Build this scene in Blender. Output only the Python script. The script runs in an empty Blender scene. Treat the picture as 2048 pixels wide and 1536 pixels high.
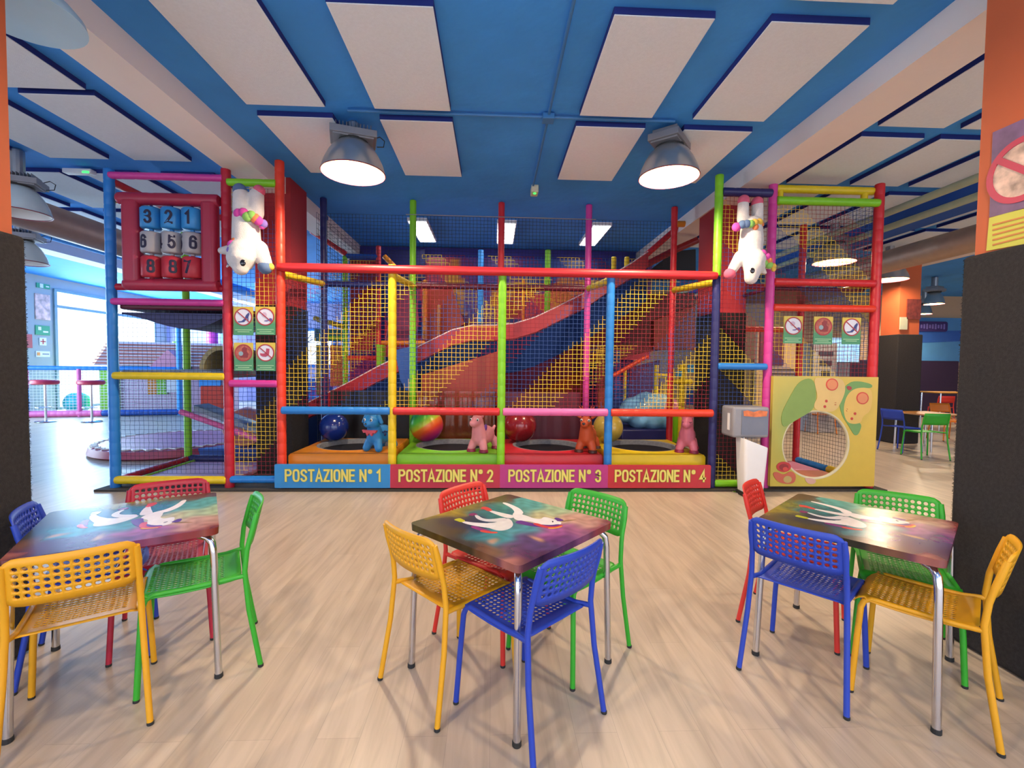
import bpy, math, random
from mathutils import Vector, Matrix
random.seed(4)
PI = math.pi
S = bpy.context.scene
COL = S.collection
# ------------------------------------------------------------------ camera
FPX, PITCH, YAW, ROLL, H = 918.0, .038, .041, .011, 1.55
FW = Vector((math.sin(YAW)*math.cos(PITCH), math.cos(YAW)*math.cos(PITCH), -math.sin(PITCH)))
RT = Vector((math.cos(YAW), -math.sin(YAW), 0)); UP = RT.cross(FW)
R2 = RT*math.cos(ROLL)+UP*math.sin(ROLL); U2 = -RT*math.sin(ROLL)+UP*math.cos(ROLL)
cd = bpy.data.cameras.new('camera'); cam = bpy.data.objects.new('camera', cd); COL.objects.link(cam)
cd.sensor_width = 36; cd.lens = FPX/2048*36; cd.clip_start = .05; cd.clip_end = 200
M = Matrix((( R2.x, U2.x, -FW.x, 0), (R2.y, U2.y, -FW.y, 0), (R2.z, U2.z, -FW.z, H), (0, 0, 0, 1)))
cam.matrix_world = M; S.camera = cam
def ray(px, py): return FW + R2*((px-1024)/FPX) - U2*((py-768)/FPX)
def at(px, py, Y): r = ray(px, py); return Vector((0, 0, H)) + r*(Y/r.y)          # point at depth Y
def atz(px, py, Z): r = ray(px, py); return Vector((0, 0, H)) + r*((Z-H)/r.z)     # point at height Z
def atx(px, py, X): r = ray(px, py); return Vector((0, 0, H)) + r*(X/r.x)
# ------------------------------------------------------------------ view, world, big lights
S.view_settings.view_transform = 'Standard'; S.view_settings.look = 'None'
S.view_settings.gamma = 1; S.view_settings.use_curve_mapping = False
S.view_settings.exposure = 0.22
w = bpy.data.worlds.new('world'); S.world = w; w.use_nodes = True
w.node_tree.nodes['Background'].inputs[0].default_value = (.80, .86, 1, 1)
w.node_tree.nodes['Background'].inputs[1].default_value = 2.6
def area(name, loc, rot, sx, sy, power, col, spread=180):
    l = bpy.data.lights.new(name, 'AREA'); l.shape = 'RECTANGLE'; l.size = sx; l.size_y = sy
    l.energy = power; l.color = col; l.spread = math.radians(spread)
    o = bpy.data.objects.new(name, l); COL.objects.link(o); o.location = loc; o.rotation_euler = rot
    return o
DAY = (.50, .78, 1.0)
area('daylight_side_window', (-14.1, 17.0, 2.1), (0, -PI/2, 0), 3.4, 7.6, 2300, DAY)
area('daylight_side_window', (-14.1, 9.0, 2.1), (0, -PI/2, 0), 3.4, 6.4, 800, DAY)
area('daylight_back_window', (-8.2, 20.2, 2.3), (-PI/2, 0, 0), 3.6, 1.9, 600, (.6, .85, 1))
WARM = (1, .80, .56)
def disk_light(name, loc, power, col, size, spread=150):
    l = bpy.data.lights.new(name, 'AREA'); l.shape = 'DISK'; l.size = size; l.energy = power; l.color = col
    l.spread = math.radians(spread)
    o = bpy.data.objects.new(name, l); COL.objects.link(o); o.location = loc; return o
# ------------------------------------------------------------------ materials
def lin(h):
    h = h.lstrip('#'); c = [int(h[i:i+2], 16)/255 for i in (0, 2, 4)]
    return tuple(x/12.92 if x <= .04045 else ((x+.055)/1.055)**2.4 for x in c)+(1,)
MATS = {}
def mat(name, col, rough=.5, metal=0, noise=.06, scale=8, bump=0, emit=None, es=0, coat=0, vcol=False, trans=0, alpha=1, spec=.5):
    if name in MATS: return MATS[name]
    m = bpy.data.materials.new(name); m.use_nodes = True; nt = m.node_tree; b = nt.nodes['Principled BSDF']
    if isinstance(col, str): col = lin(col)
    b.inputs['Roughness'].default_value = rough; b.inputs['Metallic'].default_value = metal
    b.inputs['Coat Weight'].default_value = coat; b.inputs['Specular IOR Level'].default_value = spec
    b.inputs['Transmission Weight'].default_value = trans; b.inputs['Alpha'].default_value = alpha
    tc = nt.nodes.new('ShaderNodeTexCoord'); nz = nt.nodes.new('ShaderNodeTexNoise'); nz.inputs['Scale'].default_value = scale
    nz.inputs['Detail'].default_value = 4
    nt.links.new(tc.outputs['Object'], nz.inputs['Vector'])
    mx = nt.nodes.new('ShaderNodeMix'); mx.data_type = 'RGBA'; mx.blend_type = 'MULTIPLY'; mx.inputs[0].default_value = 1
    rp = nt.nodes.new('ShaderNodeMapRange'); rp.inputs['To Min'].default_value = 1-noise*2; rp.inputs['To Max'].default_value = 1+noise*2
    nt.links.new(nz.outputs['Fac'], rp.inputs['Value'])
    if vcol:
        a = nt.nodes.new('ShaderNodeVertexColor'); a.layer_name = 'Col'; nt.links.new(a.outputs['Color'], mx.inputs[6])
    else: mx.inputs[6].default_value = col
    nt.links.new(rp.outputs['Result'], mx.inputs[7]); nt.links.new(mx.outputs[2], b.inputs['Base Color'])
    if bump:
        bp = nt.nodes.new('ShaderNodeBump'); bp.inputs['Strength'].default_value = bump; bp.inputs['Distance'].default_value = .02
        n2 = nt.nodes.new('ShaderNodeTexNoise'); n2.inputs['Scale'].default_value = scale*6; nt.links.new(tc.outputs['Object'], n2.inputs['Vector'])
        nt.links.new(n2.outputs['Fac'], bp.inputs['Height']); nt.links.new(bp.outputs['Normal'], b.inputs['Normal'])
    if emit: b.inputs['Emission Color'].default_value = lin(emit) if isinstance(emit, str) else emit; b.inputs['Emission Strength'].default_value = es
    MATS[name] = m; return m
def foam(name, h): return mat('foam_'+name, h, rough=.42, noise=.05, scale=5, spec=.5)
RED = foam('red', '#c8242c'); BLUE = foam('blue', '#1f78c8'); YEL = foam('yellow', '#e0c018'); GRN = foam('green', '#7cc41e')
MAG = foam('magenta', '#c93a92'); NAVY = foam('navy', '#20205c'); ORED = foam('orange_red', '#dc3a22'); CRIM = foam('crimson', '#b01830')
ORG = foam('orange', '#e0861c'); LBLUE = foam('light_blue', '#3a9ae0'); PINK = foam('pink', '#e06aa8'); PURP = foam('purple', '#6a2a8a')
BLACKV = mat('black_vinyl', '#17161a', .5); GREYV = mat('grey_padding', '#8c8c94', .6); DRED = foam('dark_red', '#8a1620')
MAROON = foam('maroon', '#5a1428'); MIDB = foam('mid_blue', '#1c4a9c'); TEAL = foam('teal', '#1c7a86')
N_Y = mat('net_yellow', '#f0cc3c', .8, noise=.02); N_B = mat('net_blue', '#2c4c8c', .8, noise=.02); N_R = mat('net_red', '#8a2030', .8, noise=.02); N_K = mat('net_dark', '#15182c', .8, noise=.02)
METAL = mat('chrome', '#d8d8dc', .16, 1, .02); GALV = mat('galvanised', '#a8abb0', .38, .9, .08, 10); WHITE = mat('white_plastic', '#e8e8e8', .4, noise=.02)
RUBBER = mat('black_rubber', '#222222', .7); GLASSY = mat('window_glass', '#cfe8f0', .05, noise=0, alpha=.12)
CEIL = mat('ceiling_blue', '#3c98f0', .8, noise=.10, scale=1.5, bump=.25); PANEL = mat('acoustic_panel', '#e6eef6', .9, noise=.03, scale=40, bump=.3)
PEDGE = mat('panel_edge_shade', '#1c2c78', .9); BEAMM = mat('beam_white', '#ece2dc', .8, noise=.03, scale=2, bump=.1)
CARPET = mat('anthracite_carpet', '#302c2e', .95, noise=.35, scale=60, bump=1.0); PILR = mat('pillar_red', '#a82830', .7, noise=.04, scale=2)
PILO = mat('pillar_orange', '#bc5a30', .75, noise=.05, scale=3); WALLB = mat('wall_blue', '#1c3078', .8, noise=.08, scale=2)
VCOL = mat('printed_vinyl', '#ffffff', .35, vcol=True, noise=.03); VGLOSS = mat('printed_laminate', '#ffffff', .24, vcol=True, noise=.02)
PLUSH = mat('white_plush', '#e4dedc', .95, noise=.05, scale=30, bump=.6)
def wood_floor():
    m = bpy.data.materials.new('whitewashed_planks'); m.use_nodes = True; nt = m.node_tree; b = nt.nodes['Principled BSDF']
    N = nt.nodes.new; L = nt.links.new
    tc = N('ShaderNodeTexCoord'); mp = N('ShaderNodeMapping'); mp.inputs['Rotation'].default_value = (0, 0, PI/2); L(tc.outputs['Object'], mp.inputs['Vector'])
    br = N('ShaderNodeTexBrick'); br.inputs['Scale'].default_value = 1; br.inputs['Brick Width'].default_value = 1.25; br.inputs['Row Height'].default_value = .18
    br.inputs['Mortar Size'].default_value = .001; br.inputs['Mortar Smooth'].default_value = .3
    br.inputs['Color1'].default_value = lin('#c0b09c'); br.inputs['Color2'].default_value = lin('#b8a894'); br.inputs['Mortar'].default_value = lin('#a39686')
    L(mp.outputs['Vector'], br.inputs['Vector'])
    m2 = N('ShaderNodeMapping'); m2.inputs['Scale'].default_value = (11, .9, 1); L(tc.outputs['Object'], m2.inputs['Vector'])
    nz = N('ShaderNodeTexNoise'); nz.inputs['Scale'].default_value = 1.6; nz.inputs['Detail'].default_value = 7; nz.inputs['Distortion'].default_value = .8; L(m2.outputs['Vector'], nz.inputs['Vector'])
    cr = N('ShaderNodeValToRGB'); cr.color_ramp.elements[0].position = .3; cr.color_ramp.elements[0].color = (.74, .72, .70, 1); cr.color_ramp.elements[1].position = .62; cr.color_ramp.elements[1].color = (1.04, 1.03, 1.02, 1)
    L(nz.outputs['Fac'], cr.inputs['Fac'])
    mx = N('ShaderNodeMix'); mx.data_type = 'RGBA'; mx.blend_type = 'MULTIPLY'; mx.inputs[0].default_value = .8; L(br.outputs['Color'], mx.inputs[6]); L(cr.outputs['Color'], mx.inputs[7])
    L(mx.outputs[2], b.inputs['Base Color']); b.inputs['Roughness'].default_value = .36
    return m
# ------------------------------------------------------------------ mesh helpers
class MB:
    def __init__(s): s.v = []; s.f = []; s.m = []; s.c = {}
    def add(s, vs, fs, m=0, M=None):
        o = len(s.v); s.v += [tuple(M @ Vector(p)) if M else tuple(p) for p in vs]
        for f in fs: s.f.append(tuple(i+o for i in f)); s.m.append(m)
    def box(s, c, d, rz=0, m=0, M=None):
        x, y, z = (k/2 for k in d); R = Matrix.Translation(c) @ Matrix.Rotation(rz, 4, 'Z')
        if M: R = M @ R
        s.add([(a*x, b*y, e*z) for a in (-1, 1) for b in (-1, 1) for e in (-1, 1)],
              [(0, 1, 3, 2), (4, 6, 7, 5), (0, 4, 5, 1), (2, 3, 7, 6), (0, 2, 6, 4), (1, 5, 7, 3)], m, R)
        return s
    def rings(s, rings, m=0, caps=True, closed=False, M=None):
        n = len(rings[0]); vs = [p for r in rings for p in r]; fs = []
        for i in range(len(rings)-(0 if closed else 1)):
            a = i*n; b = ((i+1) % len(rings))*n
            for j in range(n): k = (j+1) % n; fs.append((a+j, a+k, b+k, b+j))
        if caps and not closed: fs.append(tuple(reversed(range(n)))); fs.append(tuple(range((len(rings)-1)*n, len(rings)*n)))
        s.add(vs, fs, m, M); return s
    def tube(s, pts, r, n=12, m=0, closed=False, M=None):
        pts = [Vector(p) for p in pts]; N = len(pts); rr = r if isinstance(r, (list, tuple)) else [r]*N
        rings = []; prev = None
        for i, p in enumerate(pts):
            if closed: t = pts[(i+1) % N]-pts[i-1]
            else: t = pts[min(i+1, N-1)]-pts[max(i-1, 0)]
            if t.length < 1e-9: t = Vector((0, 0, 1))
            t.normalize()
            if prev is None:
                a = Vector((0, 0, 1)) if abs(t.z) < .9 else Vector((1, 0, 0)); u = t.cross(a).normalized()
            else:
                u = (prev - t*prev.dot(t)); u = u.normalized() if u.length > 1e-6 else t.orthogonal().normalized()
            prev = u; v = t.cross(u)
            rings.append([p+(u*math.cos(2*PI*j/n)+v*math.sin(2*PI*j/n))*rr[i] for j in range(n)])
        return s.rings(rings, m, True, closed, M)
    def sleeve(s, a, b, r=.046, m=0, n=14, seg=.145, M=None):     # padded foam tube with stitched seams
        a = Vector(a); b = Vector(b); L = (b-a).length; k = max(1, round(L/seg)); P = []; R = []
        for i in range(k):
            for t, q in ((0.04, .965), (.12, 1), (.88, 1), (.96, .965)): P.append(a.lerp(b, (i+t)/k)); R.append(r*q)
        P = [a]+P+[b]; R = [r*.8]+R+[r*.8]
        return s.tube(P, R, n, m, M=M)
    def lathe(s, prof, c=(0, 0, 0), n=32, m=0, M=None, caps=True):
        return s.rings([[(c[0]+r*math.cos(2*PI*j/n), c[1]+r*math.sin(2*PI*j/n), c[2]+z) for j in range(n)] for r, z in prof], m, caps, M=M)
    def ell(s, c, r, n=16, m=0, R=None):
        if not isinstance(r, (list, tuple)): r = (r, r, r)
        k = n//2; T = Matrix.Translation(c) @ (R if R else Matrix())
        prof = [(math.sin(PI*i/k), -math.cos(PI*i/k)) for i in range(1, k)]
        vs = [(0, 0, -r[2])]+[(q*r[0]*math.cos(2*PI*j/n), q*r[1]*math.sin(2*PI*j/n), z*r[2]) for q, z in prof for j in range(n)]+[(0, 0, r[2])]
        fs = [(0, 1+(j+1) % n, 1+j) for j in range(n)]
        for i in range(len(prof)-1):
            a = 1+i*n; b = a+n
            fs += [(a+j, a+(j+1) % n, b+(j+1) % n, b+j) for j in range(n)]
        a = 1+(len(prof)-1)*n; t = len(vs)-1
        fs += [(a+j, a+(j+1) % n, t) for j in range(n)]
        s.add(vs, fs, m, T); return s
    def cap(s, a, b, ra, rb=None, m=0, n=14):       # capsule, tapered
        rb = ra if rb is None else rb; a = Vector(a); b = Vector(b); d = (b-a).normalized(); P = []; R = []
        for i in range(5): t = i/4*PI/2; P.append(a-d*ra*math.cos(t)); R.append(max(.0005, ra*math.sin(t)))
        for i in range(5): t = i/4*PI/2; P.append(b+d*rb*math.sin(t)); R.append(max(.0005, rb*math.cos(t)))
        return s.tube(P, R, n, m)
    def prism(s, poly, O, ux, uy, th, m=0, M=None):   # outline in plane (ux,uy) at O, extruded by vector th
        O = Vector(O); ux = Vector(ux); uy = Vector(uy); th = Vector(th); n = len(poly)
        a = [O+ux*p[0]+uy*p[1] for p in poly]; b = [p+th for p in a]
        fs = [tuple(range(n)), tuple(reversed(range(n, 2*n)))]+[(i, i+n, (i+1) % n+n, (i+1) % n) for i in range(n)]
        s.add(a+b, fs, m, M); return s
    def build(s, name, mats, parent=None, smooth=False, bevel=0, remesh=0, seg=2, vcol=None, loc=None, solid=0, sub=0):
        me = bpy.data.meshes.new(name); me.from_pydata(s.v, [], s.f)
        if not isinstance(mats, (list, tuple)): mats = [mats]
        for x in mats: me.materials.append(x)
        me.polygons.foreach_set('material_index', s.m)
        me.validate(); me.update()
        if smooth: me.polygons.foreach_set('use_smooth', [True]*len(me.polygons)); me.set_sharp_from_angle(angle=math.radians(50)) if not remesh else None
        if vcol:
            ca = me.color_attributes.new('Col', 'FLOAT_COLOR', 'POINT')
            for i, v in enumerate(me.vertices): ca.data[i].color = vcol(v.co)
        o = bpy.data.objects.new(name, me); COL.objects.link(o)
        if loc is not None: o.location = loc
        if parent: o.parent = parent
        if remesh:
            q = o.modifiers.new('r', 'REMESH'); q.mode = 'VOXEL'; q.voxel_size = remesh; q.use_smooth_shade = True
            q = o.modifiers.new('s', 'SMOOTH'); q.factor = .6; q.iterations = 6
        if solid: q = o.modifiers.new('t', 'SOLIDIFY'); q.thickness = solid; q.offset = 0
        if sub: q = o.modifiers.new('u', 'SUBSURF'); q.levels = sub; q.render_levels = sub
        if bevel:
            q = o.modifiers.new('b', 'BEVEL'); q.width = bevel; q.segments = seg; q.limit_method = 'ANGLE'
            if smooth is False: me.polygons.foreach_set('use_smooth', [True]*len(me.polygons)); me.set_sharp_from_angle(angle=math.radians(80))
        return o
def thing(name, label, cat, loc=(0, 0, 0), rz=0, group=None):
    o = bpy.data.objects.new(name, None); COL.objects.link(o); o.location = loc; o.rotation_euler = (0, 0, rz); o.empty_display_size = .1
    o['label'] = label; o['category'] = cat
    if group: o['group'] = group
    return o
def tag(o, label, cat, group=None):
    o['label'] = label; o['category'] = cat
    if group: o['group'] = group
    return o
def struct(o): o['kind'] = 'structure'; return o
def dup(root, loc, rz, label, group=None):
    r = root.copy(); COL.objects.link(r); r.location = loc; r.rotation_euler = (0, 0, rz); r['label'] = label
    if group: r['group'] = group
    for ch in list(root.children):
        c = ch.copy(); COL.objects.link(c); c.parent = r
        for g in list(ch.children):
            d = g.copy(); COL.objects.link(d); d.parent = c
    return r
def rrect(w, h, r, n=5):
    P = []
    for cx, cy, a0 in ((w/2-r, h/2-r, 0), (-w/2+r, h/2-r, 90), (-w/2+r, -h/2+r, 180), (w/2-r, -h/2+r, 270)):
        for i in range(n+1): a = math.radians(a0+90*i/n); P.append((cx+r*math.cos(a), cy+r*math.sin(a)))
    return P
def circ(r, n=32, cx=0, cy=0, ry=None): return [(cx+r*math.cos(2*PI*i/n), cy+(ry or r)*math.sin(2*PI*i/n)) for i in range(n)]
def ringprism(mb, r0, r1, O, ux, uy, th, n=40, m=0):
    O = Vector(O); ux = Vector(ux); uy = Vector(uy); th = Vector(th)
    R = []
    for i in range(n):
        d = ux*math.cos(2*PI*i/n)+uy*math.sin(2*PI*i/n)
        R.append([O+d*r0, O+d*r1, O+d*r1+th, O+d*r0+th])
    mb.rings(R, m, closed=True)
def text(name, s, size, ma, parent, M, sx=1, bold=0, ext=.002, center=True, bend=None):
    cu = bpy.data.curves.new('t', 'FONT'); cu.body = s; cu.size = size; cu.extrude = ext; cu.offset = bold; cu.resolution_u = 3
    cu.align_x = 'CENTER' if center else 'LEFT'; cu.align_y = 'CENTER'
    ob = bpy.data.objects.new('t', cu); COL.objects.link(ob)
    dg = bpy.context.evaluated_depsgraph_get(); me = bpy.data.meshes.new_from_object(ob.evaluated_get(dg))
    bpy.data.objects.remove(ob); me.name = name
    for v in me.vertices:
        p = Vector((v.co.x*sx, v.co.y, v.co.z))
        if bend: R, a0 = bend; a = a0+p.x/R; p = Vector((math.sin(a)*(R+p.z), p.y, math.cos(a)*(R+p.z)))
        v.co = M @ p
    me.materials.clear(); me.materials.append(ma)
    o = bpy.data.objects.new(name, me); COL.objects.link(o); o.parent = parent; return o
def arc_(cx, cy, rx, ry, a0, a1, n=10): return [(cx+rx*math.cos(math.radians(a0+(a1-a0)*i/n)), cy+ry*math.sin(math.radians(a0+(a1-a0)*i/n))) for i in range(n+1)]
def sup_(cx, cy, rx, ry, n=24):      # squarish oval of a condensed grotesque
    P = []
    for i in range(n):
        a = 2*PI*i/n; c, s_ = math.cos(a), math.sin(a); P.append((cx+rx*math.copysign(abs(c)**.62, c), cy+ry*math.copysign(abs(s_)**.62, s_)))
    return P+[P[0]]
GL = {'P': (.46, [[(0, 0), (0, 1)], [(0, 1), (.28, 1)]+arc_(.24, .76, .22, .24, 80, -90, 8)+[(0, .52)]]), 'O': (.46, [sup_(.23, .5, .23, .5)]),
      'S': (.44, [arc_(.22, .76, .21, .24, 15, 180, 10)+[(.03, .66), (.12, .56), (.30, .46), (.41, .34)]+arc_(.22, .24, .21, .24, 0, -165, 10)]),
      'T': (.42, [[(0, 1), (.42, 1)], [(.21, 1), (.21, 0)]]), 'A': (.50, [[(0, 0), (.25, 1), (.50, 0)], [(.09, .27), (.41, .27)]]),
      'Z': (.40, [[(0, 1), (.40, 1), (0, 0), (.40, 0)]]), 'I': (.02, [[(.01, 0), (.01, 1)]]), 'N': (.46, [[(0, 0), (0, 1)], [(.01, .97), (.45, .03)], [(.46, 0), (.46, 1)]]),
      'E': (.36, [[(.36, 1), (0, 1), (0, 0), (.36, 0)], [(0, .52), (.32, .52)]]), '°': (.26, [sup_(.17, .88, .10, .12, 16)]), ' ': (.12, []),
      '1': (.26, [[(0, .80), (.18, 1), (.18, 0)]]), '2': (.42, [arc_(.21, .74, .20, .26, 165, -20, 10)+[(.30, .42), (.02, 0), (.42, 0)]]),
      '3': (.42, [arc_(.2, .75, .19, .25, 160, -80, 10)+[(.14, .52)]+arc_(.2, .25, .21, .27, 75, -160, 10)]), '4': (.46, [[(.34, 0), (.34, 1), (0, .26), (.46, .26)]]),
      '5': (.42, [[(.38, 1), (.07, 1), (.04, .52)]+arc_(.2, .32, .21, .32, 110, -155, 12)]), '6': (.42, [sup_(.21, .30, .21, .30, 20), [(.01, .3), (.02, .62)]+arc_(.22, .70, .20, .30, 170, 25, 8)]),
      '7': (.42, [[(0, 1), (.42, 1), (.14, 0)]]), '8': (.42, [sup_(.21, .76, .18, .24, 18), sup_(.21, .26, .21, .26, 18)])}
def ribbon(mb, L, w_, th, f):         # thick polyline with mitred joins, f maps (x,y,z)->point
    closed = L[0] == L[-1]; q = [Vector(p) for p in (L[:-1] if closed else L)]; n = len(q); Lf = []; Rt = []
    for i, p in enumerate(q):
        a = q[(i-1) % n] if (closed or i > 0) else None; b = q[(i+1) % n] if (closed or i < n-1) else None
        d0 = (p-a).normalized() if a is not None else (b-p).normalized(); d1 = (b-p).normalized() if b is not None else d0
        n0 = Vector((-d0.y, d0.x)); n1 = Vector((-d1.y, d1.x)); m_ = n0+n1
        m_ = m_.normalized() if m_.length > .05 else n0; k = w_/max(.42, m_.dot(n0)); e = Vector((0, 0))
        if a is None: e = -d1*w_*.98
        if b is None: e = d0*w_*.98
        Lf.append(p+m_*k+e); Rt.append(p-m_*k+e)
    R = [[f(l.x, l.y, 0), f(l.x, l.y, th), f(r_.x, r_.y, th), f(r_.x, r_.y, 0)] for l, r_ in zip(Lf, Rt)]
    mb.rings(R, 0, closed=closed)
def lettering(name, s_, h, ma, parent, M, bold=.085, th=.002, bend=None, width=None, gap=.27):
    W_ = sum(GL[c][0]+gap for c in s_)-gap; x = -W_/2; mb = MB(); sx = (width/W_ if width else h)
    def f(px, py, pz):
        p = Vector((px*sx, (py-.5)*h, pz))
        if bend: R_b, a0 = bend; a = a0+p.x/R_b; p = Vector((math.sin(a)*(R_b+p.z), p.y, math.cos(a)*(R_b+p.z)))
        return M @ p
    for c in s_:
        w_, ST = GL[c]
        for k, L in enumerate(ST): ribbon(mb, [(x+a, b) for a, b in L], bold, th+.0003*k, f)
        x += w_+gap
    return mb.build(name, ma, parent)
FACE = Matrix(((1, 0, 0, 0), (0, 0, -1, 0), (0, 1, 0, 0), (0, 0, 0, 1)))    # text plane xy -> world xz, front towards -y
X = Vector((1, 0, 0)); Y_ = Vector((0, 1, 0)); Z = Vector((0, 0, 1))
# ================================================================== SETTING
CZ = 4.1; BACK = 10.05
FLOORM = wood_floor()
struct(MB().box((2, 8, -.05), (32, 26, .1)).build('floor', FLOORM))
struct(MB().box((2, 8, CZ+.1), (32, 26, .2)).build('ceiling', CEIL))
# beams
struct(MB().box((-3.055, 7, (CZ+3.89)/2), (.39, 24, CZ-3.89+.02)).build('trim_1', BEAMM))
struct(MB().box((3.36, 7, (CZ+3.89)/2), (.42, 24, CZ-3.89+.02)).build('trim_2', BEAMM))
struct(MB().box((9.0, 7, 3.95), (.45, 24, .3)).build('trim_3', BEAMM))
struct(MB().box((-9.2, 9, 3.95), (.45, 20, .3)).build('trim_4', BEAMM))
# middle back wall (painted mural behind the slides) with dark fascia
struct(MB().box((0, BACK+.1, 2.05), (6.2, .2, 4.1)).build('wall_back_middle', WALLB))
struct(MB().box((0, BACK-.03, 3.93), (5.8, .06, .3)).build('trim_5', mat('fascia_navy', '#26247a', .7)))
# outer shell
LAV = mat('lavender_wall', '#a8a4cc', .8, noise=.03, scale=1); GREYW = mat('grey_wall', '#9a98a2', .8); CREAMW = mat('cream_wall', '#c8a888', .8, noise=.06, scale=1)
XW = -13.5
mb = MB()
for y0, y1, z0, z1 in ((-4, 5.8, 0, 4.1), (5.8, 12.3, 3.79, 4.1), (12.3, 14.75, 0, 4.1), (14.75, 18.9, 3.79, 4.1), (18.9, 20.2, 0, 4.1)):
    mb.box((XW-.1, (y0+y1)/2, (z0+z1)/2), (.2, y1-y0, z1-z0))
struct(mb.build('wall_left', mat('pale_wall', '#a8aeac', .8, noise=.02)))
mb = MB(); mb.box((-11.6, 19.7, 2.05), (3.9, .2, 4.1)); mb.box((-8.2, 19.7, .75), (3, .2, 1.5)); mb.box((-8.2, 19.7, 3.55), (3, .2, 1.1)); mb.box((-4.2, 19.7, 2.05), (5.0, .2, 4.1))
struct(mb.build('wall_back_left', LAV))
struct(MB().box((10.3, 15.2, 2.05), (14.6, .2, 4.1)).build('wall_back_right', CREAMW))
struct(MB().box((17.5, 7, 2.05), (.2, 22, 4.1)).build('wall_right', CREAMW))
FRAMEM = mat('window_frame_grey', '#7f9a9a', .5)
def window(n, y0, y1, z0, z1, tr):
    mb = MB()
    for y in (y0, y1, (y0+y1)/2): mb.box((XW, y, (z0+z1)/2), (.1, .09, z1-z0))
    for z in (z0, z1, tr): mb.box((XW, (y0+y1)/2, z), (.11, y1-y0+.09, .09))
    o = struct(mb.build('window_%d' % n, FRAMEM)); MB().box((XW-.05, (y0+y1)/2, (z0+z1)/2), (.012, y1-y0, z1-z0)).build('pane', GLASSY, o)
window(1, 14.75, 18.9, .1, 3.74, 3.25); window(2, 5.8, 12.3, .1, 3.74, 3.25)
mb = MB()
for x in (-9.7, -8.2, -6.7): mb.box((x, 19.6, 2.25), (.14, .12, 1.5))
for z in (1.5, 3.0): mb.box((-8.2, 19.6, z), (3.1, .12, .12))
o = struct(mb.build('window_3', BLUE))
MB().box((-8.2, 19.66, 2.25), (3, .01, 1.5)).build('pane', GLASSY, o)
mb = MB()
for k in range(34):
    x = -9.6+random.random()*2.8; z = 1.6+random.random()*1.3; a = random.uniform(.2, 1.2)*random.choice((-1, 1)); l = random.uniform(.2, .5)
    mb.tube([(x-l*math.cos(a)/2, 19.6, z-l*math.sin(a)/2), (x+l*math.cos(a)/2, 19.6, z+l*math.sin(a)/2)], .014, 5)
mb.build('branch_decoration', mat('dark_branch', '#2c4458', .7), o)
# house across the street seen through the windows
hs = thing('street_house', 'pale house facade with shuttered windows seen through the side windows', 'building', (-21, 20, 0))
MB().box((0, 0, 3), (.4, 9, 6)).build('facade', mat('pale_facade', '#f4e6e0', .9, emit='#fff4f4', es=0), hs)
for y in (-2.6, -.4, 1.8):
    p = MB().box((.23, y, 3.2), (.08, 1.0, 1.5)).build('window', mat('shutter_teal', '#5ab0b8', .6), hs)
    MB().box((.26, y, 3.2), (.04, .06, 1.5)).build('mullion', WHITE, p)
# pillars
def pillar(name, x0, x1, y0, y1, top, cz, th=.05):
    o = struct(MB().box(((x0+x1)/2, (y0+y1)/2, 2.05), (x1-x0, y1-y0, 4.1)).build(name, top))
    MB().box(((x0+x1)/2, (y0+y1)/2, cz/2+.003), (x1-x0+2*th, y1-y0+2*th, cz-.006)).build('carpet_cladding', CARPET, o, bevel=.02)
    return o
pillar('wall_pillar_left', -3.28, -2.8, 6.5, 7.05, PILR, 2.36, .012)
pillar('wall_pillar_right', 3.18, 3.62, 6.5, 7.1, PILR, 2.36, .012)
pl = pillar('wall_pillar_near_left', -3.2, at(22, 400, 2.5).x, 1.6, 2.5, PILO, 2.2, .035)
pr = pillar('wall_pillar_near_right', 2.70, 3.4, 1.5, 2.5, PILO, 2.2, .035)
pillar('wall_pillar_far_right', 8.55, 9.0, 9.4, 9.85, PILO, 2.32, .05)
# frayed pile along the carpet edges
for cx, cy, par_ in ((at(22, 400, 2.5).x+.03, 2.53, pl), (2.67, 2.53, pr)):
    mb = MB()
    for k in range(900):
        z = random.random()*2.19; a = random.random()*2*PI; l = random.uniform(.003, .010)
        p = Vector((cx, cy, z)); d = Vector((math.cos(a), math.sin(a), random.uniform(-.4, .4)))*l
        mb.add([p-Z*.0015, p+Z*.0015, p+d], [(0, 1, 2)])
    o = mb.build('carpet_pile', CARPET, par_); o['kind'] = 'stuff'
# ceiling acoustic panels
pn = 0
def cpanel(x0, x1, y0, y1, lab):
    o = MB().box(((x0+x1)/2, (y0+y1)/2, 4.046), (x1-x0-.004, y1-y0-.004, .008)).build('acoustic_panel', PANEL, bevel=.004)
    tag(o, lab, 'ceiling panel', 'white acoustic panels on the blue ceiling')
    MB().box(((x0+x1)/2, (y0+y1)/2, 4.0745), (x1-x0, y1-y0, .049)).build('panel_side_shade', PEDGE, o)  # shade on the panel sides is put into this slab's navy colour
rowsC = ((1.85, 3.12, 'nearest row'), (3.31, 4.62, 'row in front of lamps'), (4.82, 6.18, 'row behind lamps'))
for x0, x1, cn in ((-2.4, -1.65, 'first column right of left beam'), (-1.18, -.44, 'second column right of left beam'), (.83, 1.56, 'second column left of right beam'), (1.97, 2.7, 'first column left of right beam')):
    for y0, y1, rn in rowsC: cpanel(x0, x1, y0, y1, 'cream acoustic ceiling panel, %s, %s' % (cn, rn))
cl = ((-4.45, -3.76, 'first column'), (-5.45, -4.75, 'second column'), (-6.5, -5.75, 'third column'), (-7.6, -6.85, 'fourth column'))
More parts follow.
